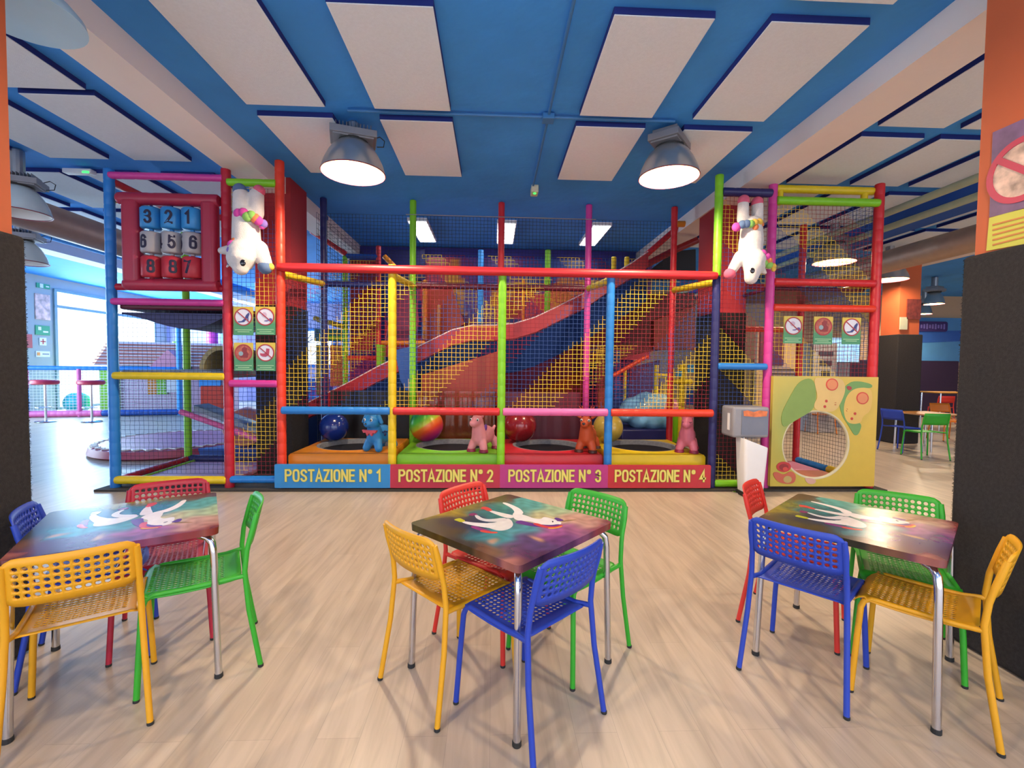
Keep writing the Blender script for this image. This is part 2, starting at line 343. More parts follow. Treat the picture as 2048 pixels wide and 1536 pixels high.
for x0, x1, cn in cl:
    for y0, y1, rn in ((1.9, 3.1, 'nearest row'), (3.15, 4.47, 'second row'), (4.56, 5.95, 'third row'), (6.4, 7.8, 'fourth row'), (8.0, 9.4, 'fifth row')):
        cpanel(x0, x1, y0, y1, 'pale acoustic ceiling panel left of the left beam, %s, %s' % (cn, rn))
cr_ = ((3.9, 4.6, 'first column'), (4.78, 5.45, 'second column'), (5.6, 6.25, 'third column'), (6.9, 7.5, 'fourth column'), (7.7, 8.5, 'fifth column'))
for x0, x1, cn in cr_:
    for y0, y1, rn in ((1.9, 3.1, 'nearest row'), (3.31, 4.63, 'second row'), (4.84, 6.1, 'third row'), (6.4, 7.8, 'fourth row'), (8.0, 9.4, 'fifth row')):
        cpanel(x0, x1, y0, y1, 'beige acoustic ceiling panel right of the right beam, %s, %s' % (cn, rn))
struct(MB().box((6.55, 7, (CZ+3.84)/2), (.5, 16, CZ-3.84)).build('trim_6', mat('beam_blue', '#2458b0', .8, noise=.08, scale=2)))
# conduits, detector
BC = mat('conduit_blue', '#3a7ab4', .5)
cdt = thing('conduit', 'thin blue conduits crossing on the blue ceiling between the two lamps', 'conduit', (.53, 4.72, CZ-.008))
MB().tube([(-2.0, 0, -.02), (1.3, 0, -.02)], .014, 8).build('cross_pipe', BC, cdt)
MB().tube([(0, -4, -.02), (0, 1.75, -.02)], .014, 8).build('long_pipe', BC, cdt)
MB().box((0, 0, -.03), (.12, .12, .06)).build('junction_box', BC, cdt, bevel=.008)
det = thing('smoke_detector', 'small cream detector box with a green light on the ceiling', 'detector', (.56, 6.6, CZ))
MB().box((0, 0, -.05), (.1, .2, .1)).build('casing', mat('cream_plastic', '#d8d4b8', .5), det, bevel=.01)
MB().lathe([(.001, 0), (.018, 0), (.018, -.012), (.001, -.016)], (0.0, -.04, -.1), 12).build('indicator_light', mat('green_led', '#20ff40', .4, emit='#30ff50', es=3), det)
# ducts and pipes
def duct(name, pts, r, m, lab, cat='duct'):
    o = MB().tube(pts, r, 18).build(name, m, smooth=True); tag(o, lab, cat)
duct('ventilation_duct', [(-6.3, 0, 3.55), (-6.3, 9.5, 3.55)], .22, mat('brown_duct', '#a48478', .45, .2), 'large brown round duct under the left ceiling')
duct('ventilation_duct', [(7.2, 2, 3.55), (7.2, 14.5, 3.55)], .2, mat('tan_duct', '#b89c84', .45, .3), 'large tan round duct running under the right ceiling')
duct('overhead_pipe', [(5.6, 2, 3.8), (5.6, 14.5, 3.8)], .05, mat('pale_green_pipe', '#a4b094', .5), 'upper pale green pipe under the right ceiling', 'pipe')
duct('overhead_pipe', [(6.05, 2, 3.75), (6.05, 14.5, 3.75)], .05, MATS['pale_green_pipe'], 'lower pale green pipe nearer the tan duct', 'pipe')
duct('overhead_pipe', [(-7.4, 2, 3.7), (-7.4, 17, 3.7)], .12, CEIL, 'thick blue pipe beside the brown duct', 'pipe')
# square light panels above the slides
PLM = mat('lit_panel', '#ffffff', .5, emit='#f4f4ff', es=9)
for i, (x, lab) in enumerate(((-1.34, 'left of the three white ceiling light panels over the slides'), (.21, 'middle of the three white ceiling light panels over the slides'), (1.89, 'right of the three white ceiling light panels over the slides'))):
    t = thing('light_panel', lab, 'ceiling light', (x, 8.75, CZ), group='light panels over the slides')
    MB().box((0, 0, -.03), (.34, 1.33, .06)).build('housing', WHITE, t); MB().box((0, 0, -.063), (.3, 1.29, .008)).build('diffuser', PLM, t)
# high-bay lamps
SHADE = mat('spun_aluminium', '#b4b8bc', .3, .75, .10, 3); SHI = mat('lamp_inner', '#8a7040', .5, emit='#ffe2a8', es=.25); RIM = mat('lamp_rim', '#8a3a4a', .5)
BODY = mat('lamp_body', '#8c8c92', .5, .4)
LK = 2.1
def lamp(loc, lab, power, rimz=3.52, rz=.4, R=.32, lit=True, light=True, shade=None):
    t = thing('pendant_lamp', lab, 'lamp', (loc[0], loc[1], rimz), rz, 'industrial bell lamps')
    prof = [(R, 0), (R*.98, .035), (R*.92, .10), (R*.80, .18), (R*.65, .255), (R*.48, .305), (R*.34, .33)]
    inn = [(r-.006, z) for r, z in reversed(prof)]
    MB().lathe(prof, caps=False, n=40).build('lamp_shade', shade or SHADE, t, smooth=True)
    MB().lathe([(R*.32, .315)]+[(r-.008, z+.001) for r, z in reversed(prof)][1:-1]+[(R-.01, .006)], caps=False, n=40).build('reflector', SHI if lit else WHITE, t, smooth=True)
    MB().tube([(R*math.cos(a)*.998, R*math.sin(a)*.998, 0) for a in [2*PI*i/40 for i in range(40)]], .006, 6, closed=True).build('rim', RIM, t, smooth=True)
    mb = MB().box((0, 0, .375), (.46, .32, .07)); mb.box((0, 0, .335), (.40, .28, .02))
    for i in range(11): mb.box((-.17+i*.034, 0, .435), (.008, .26, .06))
    mb.build('ballast_housing', BODY, t, bevel=.006)
    MB().lathe([(.14, .30), (.15, .33), (.12, .35)], n=20).build('neck', RUBBER, t, smooth=True)
    top = max(CZ-rimz, .52)
    mb = MB().lathe([(.07, .40), (.07, top-.03), (.035, top)], n=14); mb.box((0, .07, (.46+top)/2), (.02, .02, max(.02, top-.46)))
    mb.build('mounting_bracket', GALV, t)
    MB().tube([(.2, .05, .41), (.27, .06, .45), (.32, .07, .42), (.31, .06, .35), (.24, .04, .33)], .005, 6).build('power_cable', RUBBER, t)
    if lit:
        MB().ell((0, 0, .24), (.06, .06, .07)).build('bulb', mat('bulb_glow', '#ffffff', .4, emit='#fff0d0', es=3), t, smooth=True)
    if light:
        l = bpy.data.lights.new('bulb_light', 'POINT'); l.energy = power*LK; l.color = WARM; l.shadow_soft_size = .09
        l = bpy.data.objects.new('bulb_light', l); COL.objects.link(l); l.location = (0, 0, .10); l.parent = t
    return t
LY = 4.98
lamp((at(707, 335, LY).x, LY), 'bell lamp left of the ceiling conduit, warm light on', 120, rimz=at(707, 347, LY).z, R=.325, rz=.3)
lamp((at(1338, 335, LY).x, LY), 'bell lamp right of the ceiling conduit, its finned box towards us', 120, rimz=at(1338, 355, LY).z, R=.315, rz=.9)
lamp((-1.45, .6), 'left bell lamp behind the viewer', 62, rz=.3); lamp((1.74, .6), 'right bell lamp behind the viewer', 62, rz=.3)
lamp((0.1, -1.8), 'bell lamp farthest behind the viewer', 55, rz=.3)
lamp((at(1668, 525, 7.7).x, 7.7), 'bell lamp seen through the upper net of the right tower', 90, rimz=at(1668, 525, 7.7).z)
lamp((at(1778, 560, 9.0).x, 9.0), 'bell lamp beyond the red post of the right tower', 80, rimz=at(1778, 560, 9.0).z)
lamp((5.2, 2.5), 'bell lamp above the near right bay', 90)
lamp((at(1868, 608, 12).x, 12.0), 'small far bell lamp over the blue mural, higher in the photo', 120, rimz=at(1868, 608, 12).z, R=.22); lamp((at(1848, 628, 14).x, 14.0), 'small far bell lamp over the blue mural, lower in the photo', 90, rimz=at(1848, 628, 14).z, R=.2)
CLEAR = mat('clear_shade', '#c4e4f0', .12, noise=.02, alpha=.45)
lamp((-5.74, 5.85), 'clear bell lamp nearer the near left pillar', 0, rimz=3.33, R=.3, lit=False, light=False, shade=CLEAR)
lamp((-6.95, 7.1), 'clear bell lamp above the pillar signs on the left', 0, rimz=3.0, R=.3, lit=False, light=False, shade=CLEAR)
# clear dome at the top left corner
t = thing('clear_dome_lamp', 'pale translucent lamp dome at the top of the near left pillar', 'lamp', (-2.93, 3.02, 3.68))
MB().lathe([(.32, 0), (.31, .04), (.26, .1), (.16, .16), (.05, .19)], n=40).build('lamp_shade', mat('frosted_shade', '#b8dcf0', .3, noise=.02, alpha=.75), t, smooth=True)
MB().lathe([(.06, -.04), (.07, .02), (.04, .18)], (-.05, -.15, 0), n=16).build('socket', MAROON, t, smooth=True)
# emergency light on the left ceiling
t = thing('emergency_light', 'slim white emergency light with green glow on the left ceiling', 'light', (-5.45, 6.35, 4.04))
MB().box((0, 0, 0), (.36, .1, .06)).build('casing', WHITE, t, bevel=.01); MB().box((.12, -.05, -.02), (.08, .01, .02)).build('indicator', MATS['green_led'], t)
# ================================================================== NETS
CELL = .054
def net(mb, x0, x1, z0, z1, Y, sign=1, phase=0.0, period=30, cell=CELL, r=.0024, fixed=None, axis='x', skip=None):
    nx = max(1, round((x1-x0)/cell)); nz = max(1, round((z1-z0)/cell)); J = {}
    def P(i, k):
        if (i, k) not in J:
            a = x0+(x1-x0)*i/nx; z = z0+(z1-z0)*k/nz; e = 0 if i in (0, nx) or k in (0, nz) else .0025
            a += random.uniform(-e, e); z += random.uniform(-e, e); b = Y+random.uniform(-e, e)*2
            J[i, k] = Vector((a, b, z)) if axis == 'x' else Vector((b, a, z))
        return J[i, k]
    def colr(i, k):
        if fixed is not None: return fixed
        gx = math.floor((x0+(x1-x0)*(i+.5)/nx)/cell); gz = math.floor((z0+(z1-z0)*(k+.5)/nz)/cell)
        return ((gx-sign*gz-phase) % period)*3//period
    def seg(a, b, c):
        d = (b-a).normalized(); u = (Vector((0, 1, 0)) if axis == 'x' else Vector((1, 0, 0))); v = d.cross(u)
        R = [[p+u*r, p+v*r, p-u*r, p-v*r] for p in (a, b)]; mb.rings(R, c, caps=False)
    for i in range(nx+1):
        for k in range(nz+1):
            if skip and skip(P(i, k)): continue
            if i < nx and not (skip and skip(P(i+1, k))): seg(P(i, k), P(i+1, k), colr(i, k))
            if k < nz and not (skip and skip(P(i, k+1))): seg(P(i, k), P(i, k+1), colr(i, k))
NETM = [N_Y, N_R, N_B]          # band 0 yellow, then red, then blue
D = 5.76; D2 = 7.2
PX = [-4.604, -3.243, -2.608, -1.254, .104, 1.467, 2.821, 3.518, 4.911]
PH = -75                         # band phase (cells): left edge of a yellow band at u=-4.03
def Zf(px, py): return at(px, py, D).z
def Z2(px, py): return at(px, py, D2).z
def post(par, x, y, z0, z1, m, r=.046): return MB().sleeve((x, y, z0), (x, y, z1), r).build('post', m, par, smooth=True)
def rail(par, a, b, m, r=.045): return MB().sleeve(a, b, r).build('rail', m, par, smooth=True)
def netpart(par, *a, **k):
    mb = MB(); net(mb, *a, **k); return mb.build('net', NETM+[N_K], par)
# ------------------------------------------------------------------ trampoline cage (four bays)
cage = thing('trampoline_cage', 'front cage of padded posts with rainbow nets around four trampolines', 'play structure')
zb = Zf(1000, 545); zr = Zf(1000, 823)
for i, (x, ms) in enumerate(zip(PX[2:7], (ORED, YEL, GRN, BLUE, NAVY))):
    tops = [Zf(561, 322), zb+.07, zb+.05, zb+.05, zb]
    post(cage, x, D, 0, tops[i], ms, .055 if i == 0 else .051)
post(cage, PX[6], D, zb+.002, Zf(1436, 350), GRN, .052)
MB().sleeve((PX[2], D-.06, zb), (PX[6]-.03, D-.06, zb), .053, seg=1.36).build('rail', RED, cage, smooth=True)
for i, m in enumerate((LBLUE if False else BLUE, RED, PINK, ORED)):
    rail(cage, (PX[2+i]+.02, D-.03, zr), (PX[3+i]-.02, D-.03, zr), m, .049)
PINK2 = foam('hot_pink', '#e040a0')
for i in range(4): netpart(cage, PX[2+i]+.04, PX[3+i]-.04, zr+.02, zb-.02, D+.01, sign=1, phase=PH)
for i, x in enumerate(PX[2:7]):
    if i != 2: rail(cage, (x, D+.05, zb-.06), (x, D2-.05, Z2(831, 572)), YEL, .045)
z2 = Z2(900, 572)
for i, m in enumerate((NAVY, GRN, RED, MAG, RED)): post(cage, PX[2+i], D2, 0.0, CZ-.02, m, .05)
for i in range(3): rail(cage, (PX[2+i], D2+.02, z2), (PX[3+i], D2+.02, z2), NAVY if i < 1 else MAROON, .045)
for i in range(4): netpart(cage, PX[2+i]+.05, PX[3+i]-.05, z2+.05, CZ-.25, D2, fixed=3, r=.0022)
netpart(cage, PX[5]+.05, PX[6]-.05, .95, 1.9, D2, sign=1, phase=PH+12)
mb = MB(); net(mb, D+.05, D2-.05, zr, zb-.1, PX[2], fixed=3, axis='y', r=.0022); mb.build('net', NETM+[N_K], cage)
mb = MB(); net(mb, D+.05, D2-.05, zr, zb-.1, PX[6], fixed=3, axis='y', r=.0022); mb.build('net', NETM+[N_K], cage)
MB().tube([(PX[3]-.1, D2-.05, Z2(900, 433)), (PX[5]+.1, D2-.05, Z2(900, 434))], .006, 6).build('cable', GALV, cage)
# trampolines
PADS = (('orange', ORG), ('lime green', GRN), ('red', RED), ('yellow', YEL))
LINER = mat('silver_liner', '#a0a0a4', .5, .2, .2, 30, bump=.8)
BED = mat('trampoline_bed', '#12101a', .7)
zp = .42
for i, (cn, m) in enumerate(PADS):
    x0 = PX[2+i]+.04; x1 = PX[3+i]-.04; y0 = D+.07; y1 = D2-.08; cx = (x0+x1)/2; cy = (y0+y1)/2+.02
    t = thing('trampoline', '%s padded in-ground style trampoline in bay %d of the cage' % (cn, i+1), 'trampoline', (cx, cy, 0), group='trampolines in the cage')
    t['label'] = '%s padded trampoline with a round black bed inside the cage' % cn
    n = 48; R = .46; hw = (x1-x0)/2; hy = (y1-y0)/2; mb = MB(); rings = []
    for j in range(n):
        a = 2*PI*j/n
        for q in range(4):
            ca_ = math.atan2(hy*(1 if q < 2 else -1), hw*(1 if q in (0, 3) else -1)) % (2*PI)
            if abs(a-ca_) < PI/n: a = ca_
        c, s = math.cos(a), math.sin(a); k = min(hw/abs(c) if abs(c) > 1e-6 else 9, hy/abs(s) if abs(s) > 1e-6 else 9)
        rings.append([(R*c, R*s, .24), (R*1.0*c, R*s, zp+.015), (R*1.09*c, R*1.09*s, zp+.02), (R*1.15*c, R*1.15*s, zp), ((k-.02)*c, (k-.02)*s, zp), (k*c, k*s, zp-.025), (k*c, k*s, .30), (k*c, k*s, .02)])
    # split: liner (inner wall) and pad
    mb.rings([r[2:] for r in rings], 0, closed=True); o = mb.build('pad', m, t, smooth=True)
    MB().rings([[r[0], r[1], r[2]] for r in rings], 0, closed=True).build('edge_liner', LINER, t, smooth=True)
    MB().lathe([(.001, .36), (.3, .36), (R-.008, .372), (R-.008, .352), (.3, .34), (.001, .34)], n=40).build('jumping_bed', BED, t, smooth=True)
# backs of the bays
CURT = (('black vinyl curtain behind the orange trampoline', BLACKV), ('orange brown clear vinyl curtain behind the green trampoline', mat('amber_vinyl', '#7a3a24', .12, noise=.3, scale=6, coat=.6)), ('dark red padded board behind the red trampoline', MAROON))
for i, (lab, m) in enumerate(CURT):
    mb = MB(); x0 = PX[2+i]+.06; x1 = PX[3+i]-.06; n = 24; R = []
    for j in range(n+1):
        x = x0+(x1-x0)*j/n; y = D2+.09+.012*math.sin(j*1.3); R.append([(x, y, .03), (x, y+.012, .03), (x, y+.012, 1.15), (x, y, 1.15)])
    o = mb.rings(R).build('back_curtain', m, smooth=True); tag(o, lab, 'curtain')
# banners
BCOL = (('blue', '#2a86c8', 560, 785), ('crimson red', '#b02a44', 785, 1003), ('purple magenta', '#a8307c', 1003, 1216), ('brick red', '#b42a34', 1216, 1425))
LET = mat('banner_lettering', '#ded06a', .5, noise=.02); LETO = mat('banner_outline', '#86a040', .5, noise=.02)
bx = [PX[2]-.04, PX[3], PX[4]-.01, PX[5]-.02, PX[6]-.06]
for i, (cn, h, a, b) in enumerate(BCOL):
    x0, x1 = bx[i], bx[i+1]; t = thing('station_banner', '%s banner at the cage foot with yellow lettering ending in %d' % (cn, i+1), 'banner', ((x0+x1)/2, D-.11, 0), group='numbered station banners')
    o = MB().prism(rrect(x1-x0, .29, .012), (0, 0, .185), X, Z, (0, .03, 0)).build('banner_board', mat('banner_'+cn.replace(' ', '_'), h, .45), t)
    M0 = Matrix.Translation((.01, -.004, .195)) @ FACE
    s = 'POSTAZIONE N° %d' % (i+1)
    lettering('lettering_outline', s, .132, LETO, t, M0, .112, .001, width=1.14, gap=.235)
    lettering('lettering', s, .132, LET, t, Matrix.Translation((.01, -.007, .195)) @ FACE, .084, .001, width=1.14, gap=.235)
# dark base carpet strip under the cage
tag(MB().box(((PX[0]+PX[8])/2, 6.4, .012), (PX[8]-PX[0]+.3, 1.55, .024)).build('base_mat', mat('dark_base_mat', '#38342f', .9, noise=.2, scale=30)), 'dark mat strip lying under the whole play structure', 'mat')
# ------------------------------------------------------------------ left tower
lt = thing('left_play_tower', 'left three-level climbing tower of blue and crimson padded posts', 'play structure')
ztop = Zf(340, 355)
post(lt, PX[0], D, 0, Zf(221, 338), BLUE, .055); post(lt, PX[1], D, 0, Zf(452, 338), CRIM, .055)
R_ = lambda py, m, r=.042, px=340: rail(lt, (PX[0]+.02, D-.02, Zf(px, py)), (PX[1]-.02, D-.02, Zf(px, py)), m, r)
R_(355, MAG); R_(605, MAG); R_(752, YEL, .046); R_(959, YEL, .05)
zl = Zf(340, 398)
rail(lt, (PX[0]-.03, D+.07, zl), (PX[1], D+.07, zl), YEL, .045)
rail(lt, (PX[0]+.02, D+.02, Zf(340, 575)), (PX[1]-.02, D+.02, Zf(340, 575)), CRIM, .042)
NX = (PX[1]+PX[2])/2
for py, m in ((367, GRN), (767, MAG), (958, BLUE)): rail(lt, (PX[1]+.03, D-.02, Zf(505, py)), (PX[2]-.03, D-.02, Zf(505, py)), m, .045)
for x, m in ((PX[0], GRN), (PX[1], CRIM)): post(lt, x, D2-.1, 0, Zf(221, 400) if x < -4 else 3.6, m, .05)
for z in (ztop-.05,): rail(lt, (PX[0], D, z), (PX[0], D2-.1, z), RED); rail(lt, (PX[0], D2-.1, z), (PX[1], D2-.1, z), RED)
rail(lt, (PX[0], D, .1), (PX[0], D2-.1, .1), CRIM); rail(lt, (PX[0]+.12, D+.05, .08), (PX[0]+.12, D2-.15, .08), GRN, .02); rail(lt, (PX[0], D2-.1, .1), (PX[1], D2-.1, .1), NAVY, .06)
zpf = Zf(340, 745)
def deck(par, x0, x1, y0, y1, z, m, th=.07, name='deck'): return MB().box(((x0+x1)/2, (y0+y1)/2, z), (x1-x0, y1-y0, th)).build(name, m, par, bevel=.02)
GBLUE = mat('grey_blue_mat', '#6c7c94', .6, noise=.1)
deck(lt, PX[0]+.05, PX[1]-.04, D+.04, D2-.15, zpf-.02, GBLUE, .09)
deck(lt, PX[0]+.05, PX[1]-.04, D+.04, D2-.15, Zf(340, 612), MAROON, .08)
mb = MB(); n = 16; R = []      # dark canvas sagging under the upper deck
for i in range(n+1):
    x = PX[0]+.05+(PX[1]-PX[0]-.1)*i/n; sag = .17*math.sin(PI*(i/n)**1.4); z = Zf(340, 618)-.04
    R.append([(x, D+.08, z-sag-.02), (x, D2-.2, z-sag-.02), (x, D2-.2, z), (x, D+.08, z)])
mb.rings(R).build('sagging_canvas', NAVY, lt, smooth=True)
deck(lt, PX[0]+.1, PX[1]-.04, D+.1, D2-.2, .05, mat('mauve_pad', '#b08098', .5), .06, 'floor_pad')
mb = MB(); mb.prism([(-4.3, 1.0), (-3.3, .62), (-3.3, .54), (-4.3, .92)], (0, 6.75, -.05), X, Z, (0, .35, 0)); mb.build('ramp', mat('ramp_grey', '#7c8ea0', .5), lt, bevel=.01)
rail(lt, (-4.45, 6.7, .86), (-3.3, 6.7, .44), PINK, .04)
netpart(lt, PX[0]+.05, PX[1]-.05, Zf(340, 948), Zf(340, 620), D+.03, fixed=3, r=.0018)
netpart(lt, PX[1]+.05, PX[2]-.05, Zf(505, 950), Zf(505, 375), D+.03, sign=1, phase=PH+5)
# arch tunnel on the middle deck
t = thing('tunnel_arch', 'cream half-round tunnel with dark brown inside on the left tower deck', 'tunnel', (-3.72, 6.75, zpf+.03))
R = []
for i in range(17):
    a = PI*i/16; c, s = math.cos(a), math.sin(a); R.append([(.24*c, -.3, .27*s), (.30*c, -.3, .33*s), (.30*c, .3, .33*s), (.24*c, .3, .27*s)])
MB().rings(R).build('arch_shell', mat('cream_shell', '#b8a878', .6), t, smooth=True)
MB().prism([(.24*math.cos(PI*i/16), .27*math.sin(PI*i/16)) for i in range(17)], (0, .2, 0), X, Z, (0, .03, 0)).build('inner_backing', mat('brown_inside', '#6a4420', .7), t)
# noughts board with number drums
nb = thing('number_drum_board', 'padded crimson frame holding nine turning number drums on the left tower', 'play panel')
A = at(247, 402, D-.03); B = at(430, 575, D-.03)
x0, z1_, x1, z0_ = at(243, 402, 5.7).x, Zf(340, 398)+.03, at(432, 402, 5.7).x, Zf(340, 574)-.03
ix0, iz1, ix1, iz0 = at(278, 416, 5.7).x, Zf(340, 416), at(402, 416, 5.7).x, Zf(340, 561)
yb = D-.03
CR2 = foam('raspberry', '#a42440')
MB().sleeve((x0-.06, yb, z1_-.05), (x1+.02, yb, z1_-.05), .075, seg=.4).build('frame_side', CR2, nb, smooth=True)
MB().sleeve((x0+.0, yb, z0_+.05), (x1, yb, z0_+.05), .075, seg=.4).build('frame_side', CR2, nb, smooth=True)
for a, b in ((x0, ix0), (ix1, x1)):
    MB().box(((a+b)/2, yb, (z0_+z1_)/2), (b-a, .15, z1_-z0_-.1)).build('frame_side', CR2, nb, bevel=.05, seg=4)
dw = (ix1-ix0)/3; dh = (iz1-iz0)/3
ink = mat('number_ink', '#1a1436', .6)
NUM = [[('3', .35)], [('2', .35)], [('1', .15)], [('6', -.25)], [('4', -1.0), ('5', .65)], [('5', -1.15), ('6', .72)], [('8', .6)], [('8', .75)], [('7', .0)]]
names = ['upper', 'middle', 'bottom']
for k in range(9):
    r, c = divmod(k, 3); cx = ix0+dw*(c+.5); cz = iz1-dh*(r+.5); rad = dw*.47
    m = (foam('drum_blue', '#2c86c8'), mat('drum_grey', '#a4a0a4', .5), foam('drum_red', '#b42838'))[r]
    o = MB().lathe([(rad*.2, -dh*.5), (rad*.2, -dh*.43), (rad*.86, -dh*.43), (rad, -dh*.37), (rad, dh*.37), (rad*.86, dh*.43), (rad*.2, dh*.43), (rad*.2, dh*.5)], (cx, yb, cz), 28).build('number_drum', m, nb, smooth=True)
    for ch, a0 in NUM[k]:
        lettering('numeral', ch, dh*.46, ink, o, Matrix.Translation((cx, yb, cz)) @ FACE, .10, .003, bend=(rad+.001, a0*.8))
for c in range(3): MB().tube([(ix0+dw*(c+.5), yb, iz0-.03), (ix0+dw*(c+.5), yb, iz1+.03)], .015, 8).build('spindle', NAVY, nb)
# ------------------------------------------------------------------ right tower
rt = thing('right_play_tower', 'right climbing tower of magenta and red padded posts with rainbow net', 'play structure')
post(rt, PX[7], D, 0, Zf(1546, 362), MAG, .052); post(rt, PX[8], D, 0, Zf(1756, 368), RED, .056)
rr = lambda px, py, m, a, b, r=.045, dy=-.02: rail(rt, (PX[a]+.03, D+dy, Zf(px, py)), (PX[b]-.03, D+dy, Zf(px, py)), m, r)
rr(1650, 405, GRN, 7, 8, .05, -.03); rr(1650, 566, RED, 7, 8, .046); rr(1650, 617, ORED, 7, 8, .046); rr(1650, 968, DRED, 7, 8, .02)
rr(1490, 386, NAVY, 6, 7, .052); rr(1486, 733, BLUE, 6, 7, .044); rr(1486, 966, GRN, 6, 7, .045)
zy = Zf(1650, 377); rr(1650, 377, YEL, 7, 8, .05, .05)
for x in (PX[7]+.12, PX[8]-.16): rail(rt, (x, D+.05, zy-.2), (x, D+.05, zy), YEL, .04)
for x in (PX[7], PX[8]): post(rt, x, D2, 0, Z2(1612, 450), RED, .05)
for z, m in ((Z2(1600, 575), RED), (Z2(1600, 660), ORED)): rail(rt, (PX[7], D2, z), (PX[8], D2, z), m)
zz = Zf(1650, 566); rail(rt, (PX[8], D, zz), (PX[8], D2, zz), DRED)
deck(rt, PX[7]+.05, PX[8]-.05, D+.1, D2-.1, zz-.06, MAROON, .05)
rail(rt, (PX[8], D2-.05, .1), (PX[8], D+.75, .1), BLUE, .05); rail(rt, (PX[8], D+.7, .1), (PX[8], D+.05, .1), YEL, .06)
deck(rt, PX[7]+.08, PX[8]-.12, D+.7, D2-.1, .06, mat('pink_pad', '#d888a8', .4), .07, 'floor_pad')
deck(rt, PX[7]+.08, PX[8]-.12, D+.1, D+.68, .06, mat('peach_pad', '#d8805c', .4), .07, 'floor_pad')
zpan = Zf(1650, 753)
netpart(rt, PX[7]+.05, PX[8]-.05, zpan, Zf(1650, 410), D+.03, sign=-1, phase=40, r=.0026)
netpart(rt, PX[6]+.05, PX[7]-.05, Zf(1486, 960), Zf(1486, 392), D+.03, sign=-1, phase=22)
netpart(rt, PX[7]+.05, PX[8]-.05, .12, zpan, D2, fixed=3, r=.0022)
mb = MB(); net(mb, D+.05, D2-.15, .15, Z2(1600, 460), PX[8], fixed=3, axis='y', r=.0022); mb.build('net', NETM+[N_K], rt)
# picture panel with round hole
pp = thing('picture_panel', 'yellow printed crawl-through panel with big round hole on the right tower', 'play panel')
a0 = at(1541, 754, D-.08); a1 = at(1748, 970, D-.08); W = PX[8]-PX[7]-.02; Hh = zpan-.06; ox = PX[7]+.02; yP = D-.10
hcx = at(1632, 888, yP).x; hcz = at(1632, 890, yP).z; hr = .435
n = 56; RR = []
for j in range(n):
    a = 2*PI*j/n; c, s = math.cos(a), math.sin(a); L_, Rr, Tt, Bb = hcx-ox, ox+W-hcx, zpan-hcz, hcz-.06
    k = min((Rr/c if c > 1e-6 else 99), (-L_/c if c < -1e-6 else 99), (Tt/s if s > 1e-6 else 99), (-Bb/s if s < -1e-6 else 99))
    ring = []
    for t_ in (0, .25, .5, .75, 1): d = hr+(k-hr)*t_; ring.append((hcx+d*c, yP, hcz+d*s))
    RR.append(ring+[(hcx+k*c, yP+.05, hcz+k*s), (hcx+hr*c, yP+.05, hcz+hr*s)])
# corners
for tx, tz in ((ox, zpan), (ox+W, zpan), (ox, .06), (ox+W, .06)):
    a = math.atan2(tz-hcz, tx-hcx) % (2*PI); j = round(a/(2*PI)*n) % n
    c, s = math.cos(a), math.sin(a); k = math.hypot(tx-hcx, tz-hcz)
    RR[j] = [(hcx+(hr+(k-hr)*t_)*c, yP, hcz+(hr+(k-hr)*t_)*s) for t_ in (0, .25, .5, .75, 1)]+[(tx, yP+.05, tz), (hcx+hr*c, yP+.05, hcz+hr*s)]
def pcol(co):
    u = (co.x-ox)/W; v = (co.z-.06)/(zpan-.06); a = Vector(lin('#c8b040')[:3]); g = Vector(lin('#7c9850')[:3]); y = Vector(lin('#d4b03c')[:3])
    k = math.exp(-((u-.2)**2/.05+(v-.55)**2/.18)); c = a.lerp(g, min(1, .8*k)).lerp(y, max(0, u-.4)); return (c.x, c.y, c.z, 1)
MB().rings(RR, closed=True).build('panel_board', VCOL, pp, vcol=pcol)
def chaikin(P, k=2):
    for _ in range(k):
        P = [q for i in range(len(P)) for q in ((P[i][0]*.75+P[(i+1) % len(P)][0]*.25, P[i][1]*.75+P[(i+1) % len(P)][1]*.25), (P[i][0]*.25+P[(i+1) % len(P)][0]*.75, P[i][1]*.25+P[(i+1) % len(P)][1]*.75))]
    return P
def art(name, h, pts, lay, par=pp, y=yP, th=.003):
    if len(pts) < 20: pts = chaikin(pts)
    q = [at(px, py, y) for px, py in pts]; O = q[0]
    return MB().prism([(p.x-O.x, p.z-O.z) for p in q], (O.x, y-.0015*lay-th, O.z), X, Z, (0, th, 0)).build(name, mat('print_'+h.strip('#'), h, .5, noise=.04), par)
zc = lambda L: [(1530+x/4.265, 620+y/4.267) for x, y in L]
art('printed_leaf', '#7a9648', zc([(290, 600), (415, 575), (440, 740), (410, 850), (350, 890), (230, 960), (150, 1010), (130, 900), (200, 760)]), 1)
art('printed_leaf', '#6f9a54', zc([(630, 720), (690, 640), (760, 600), (915, 630), (910, 670), (800, 660), (720, 700), (680, 790), (665, 880), (720, 960), (830, 960), (800, 1060), (760, 1075), (720, 1000), (640, 880)]), 1)
def blobpoly(cx, cy, rx, ry, rot=0, n=28, wob=.0):
    return [(cx+rx*math.cos(a)*math.cos(rot)-ry*math.sin(a)*math.sin(rot), cy+rx*math.cos(a)*math.sin(rot)+ry*math.sin(a)*math.cos(rot)) for a in [2*PI*i/n for i in range(n)]]
art('printed_figure', '#d2b470', zc([(415, 575), (500, 580), (640, 580), (675, 620), (685, 690), (650, 780), (610, 850), (560, 870), (470, 865), (415, 840), (420, 790), (450, 745), (425, 650)]), 2)
art('printed_figure', '#d8b45c', zc([(700, 720), (760, 670), (850, 660), (915, 680), (905, 860), (830, 905), (820, 960), (760, 975), (700, 960), (670, 890), (670, 810)]), 2)
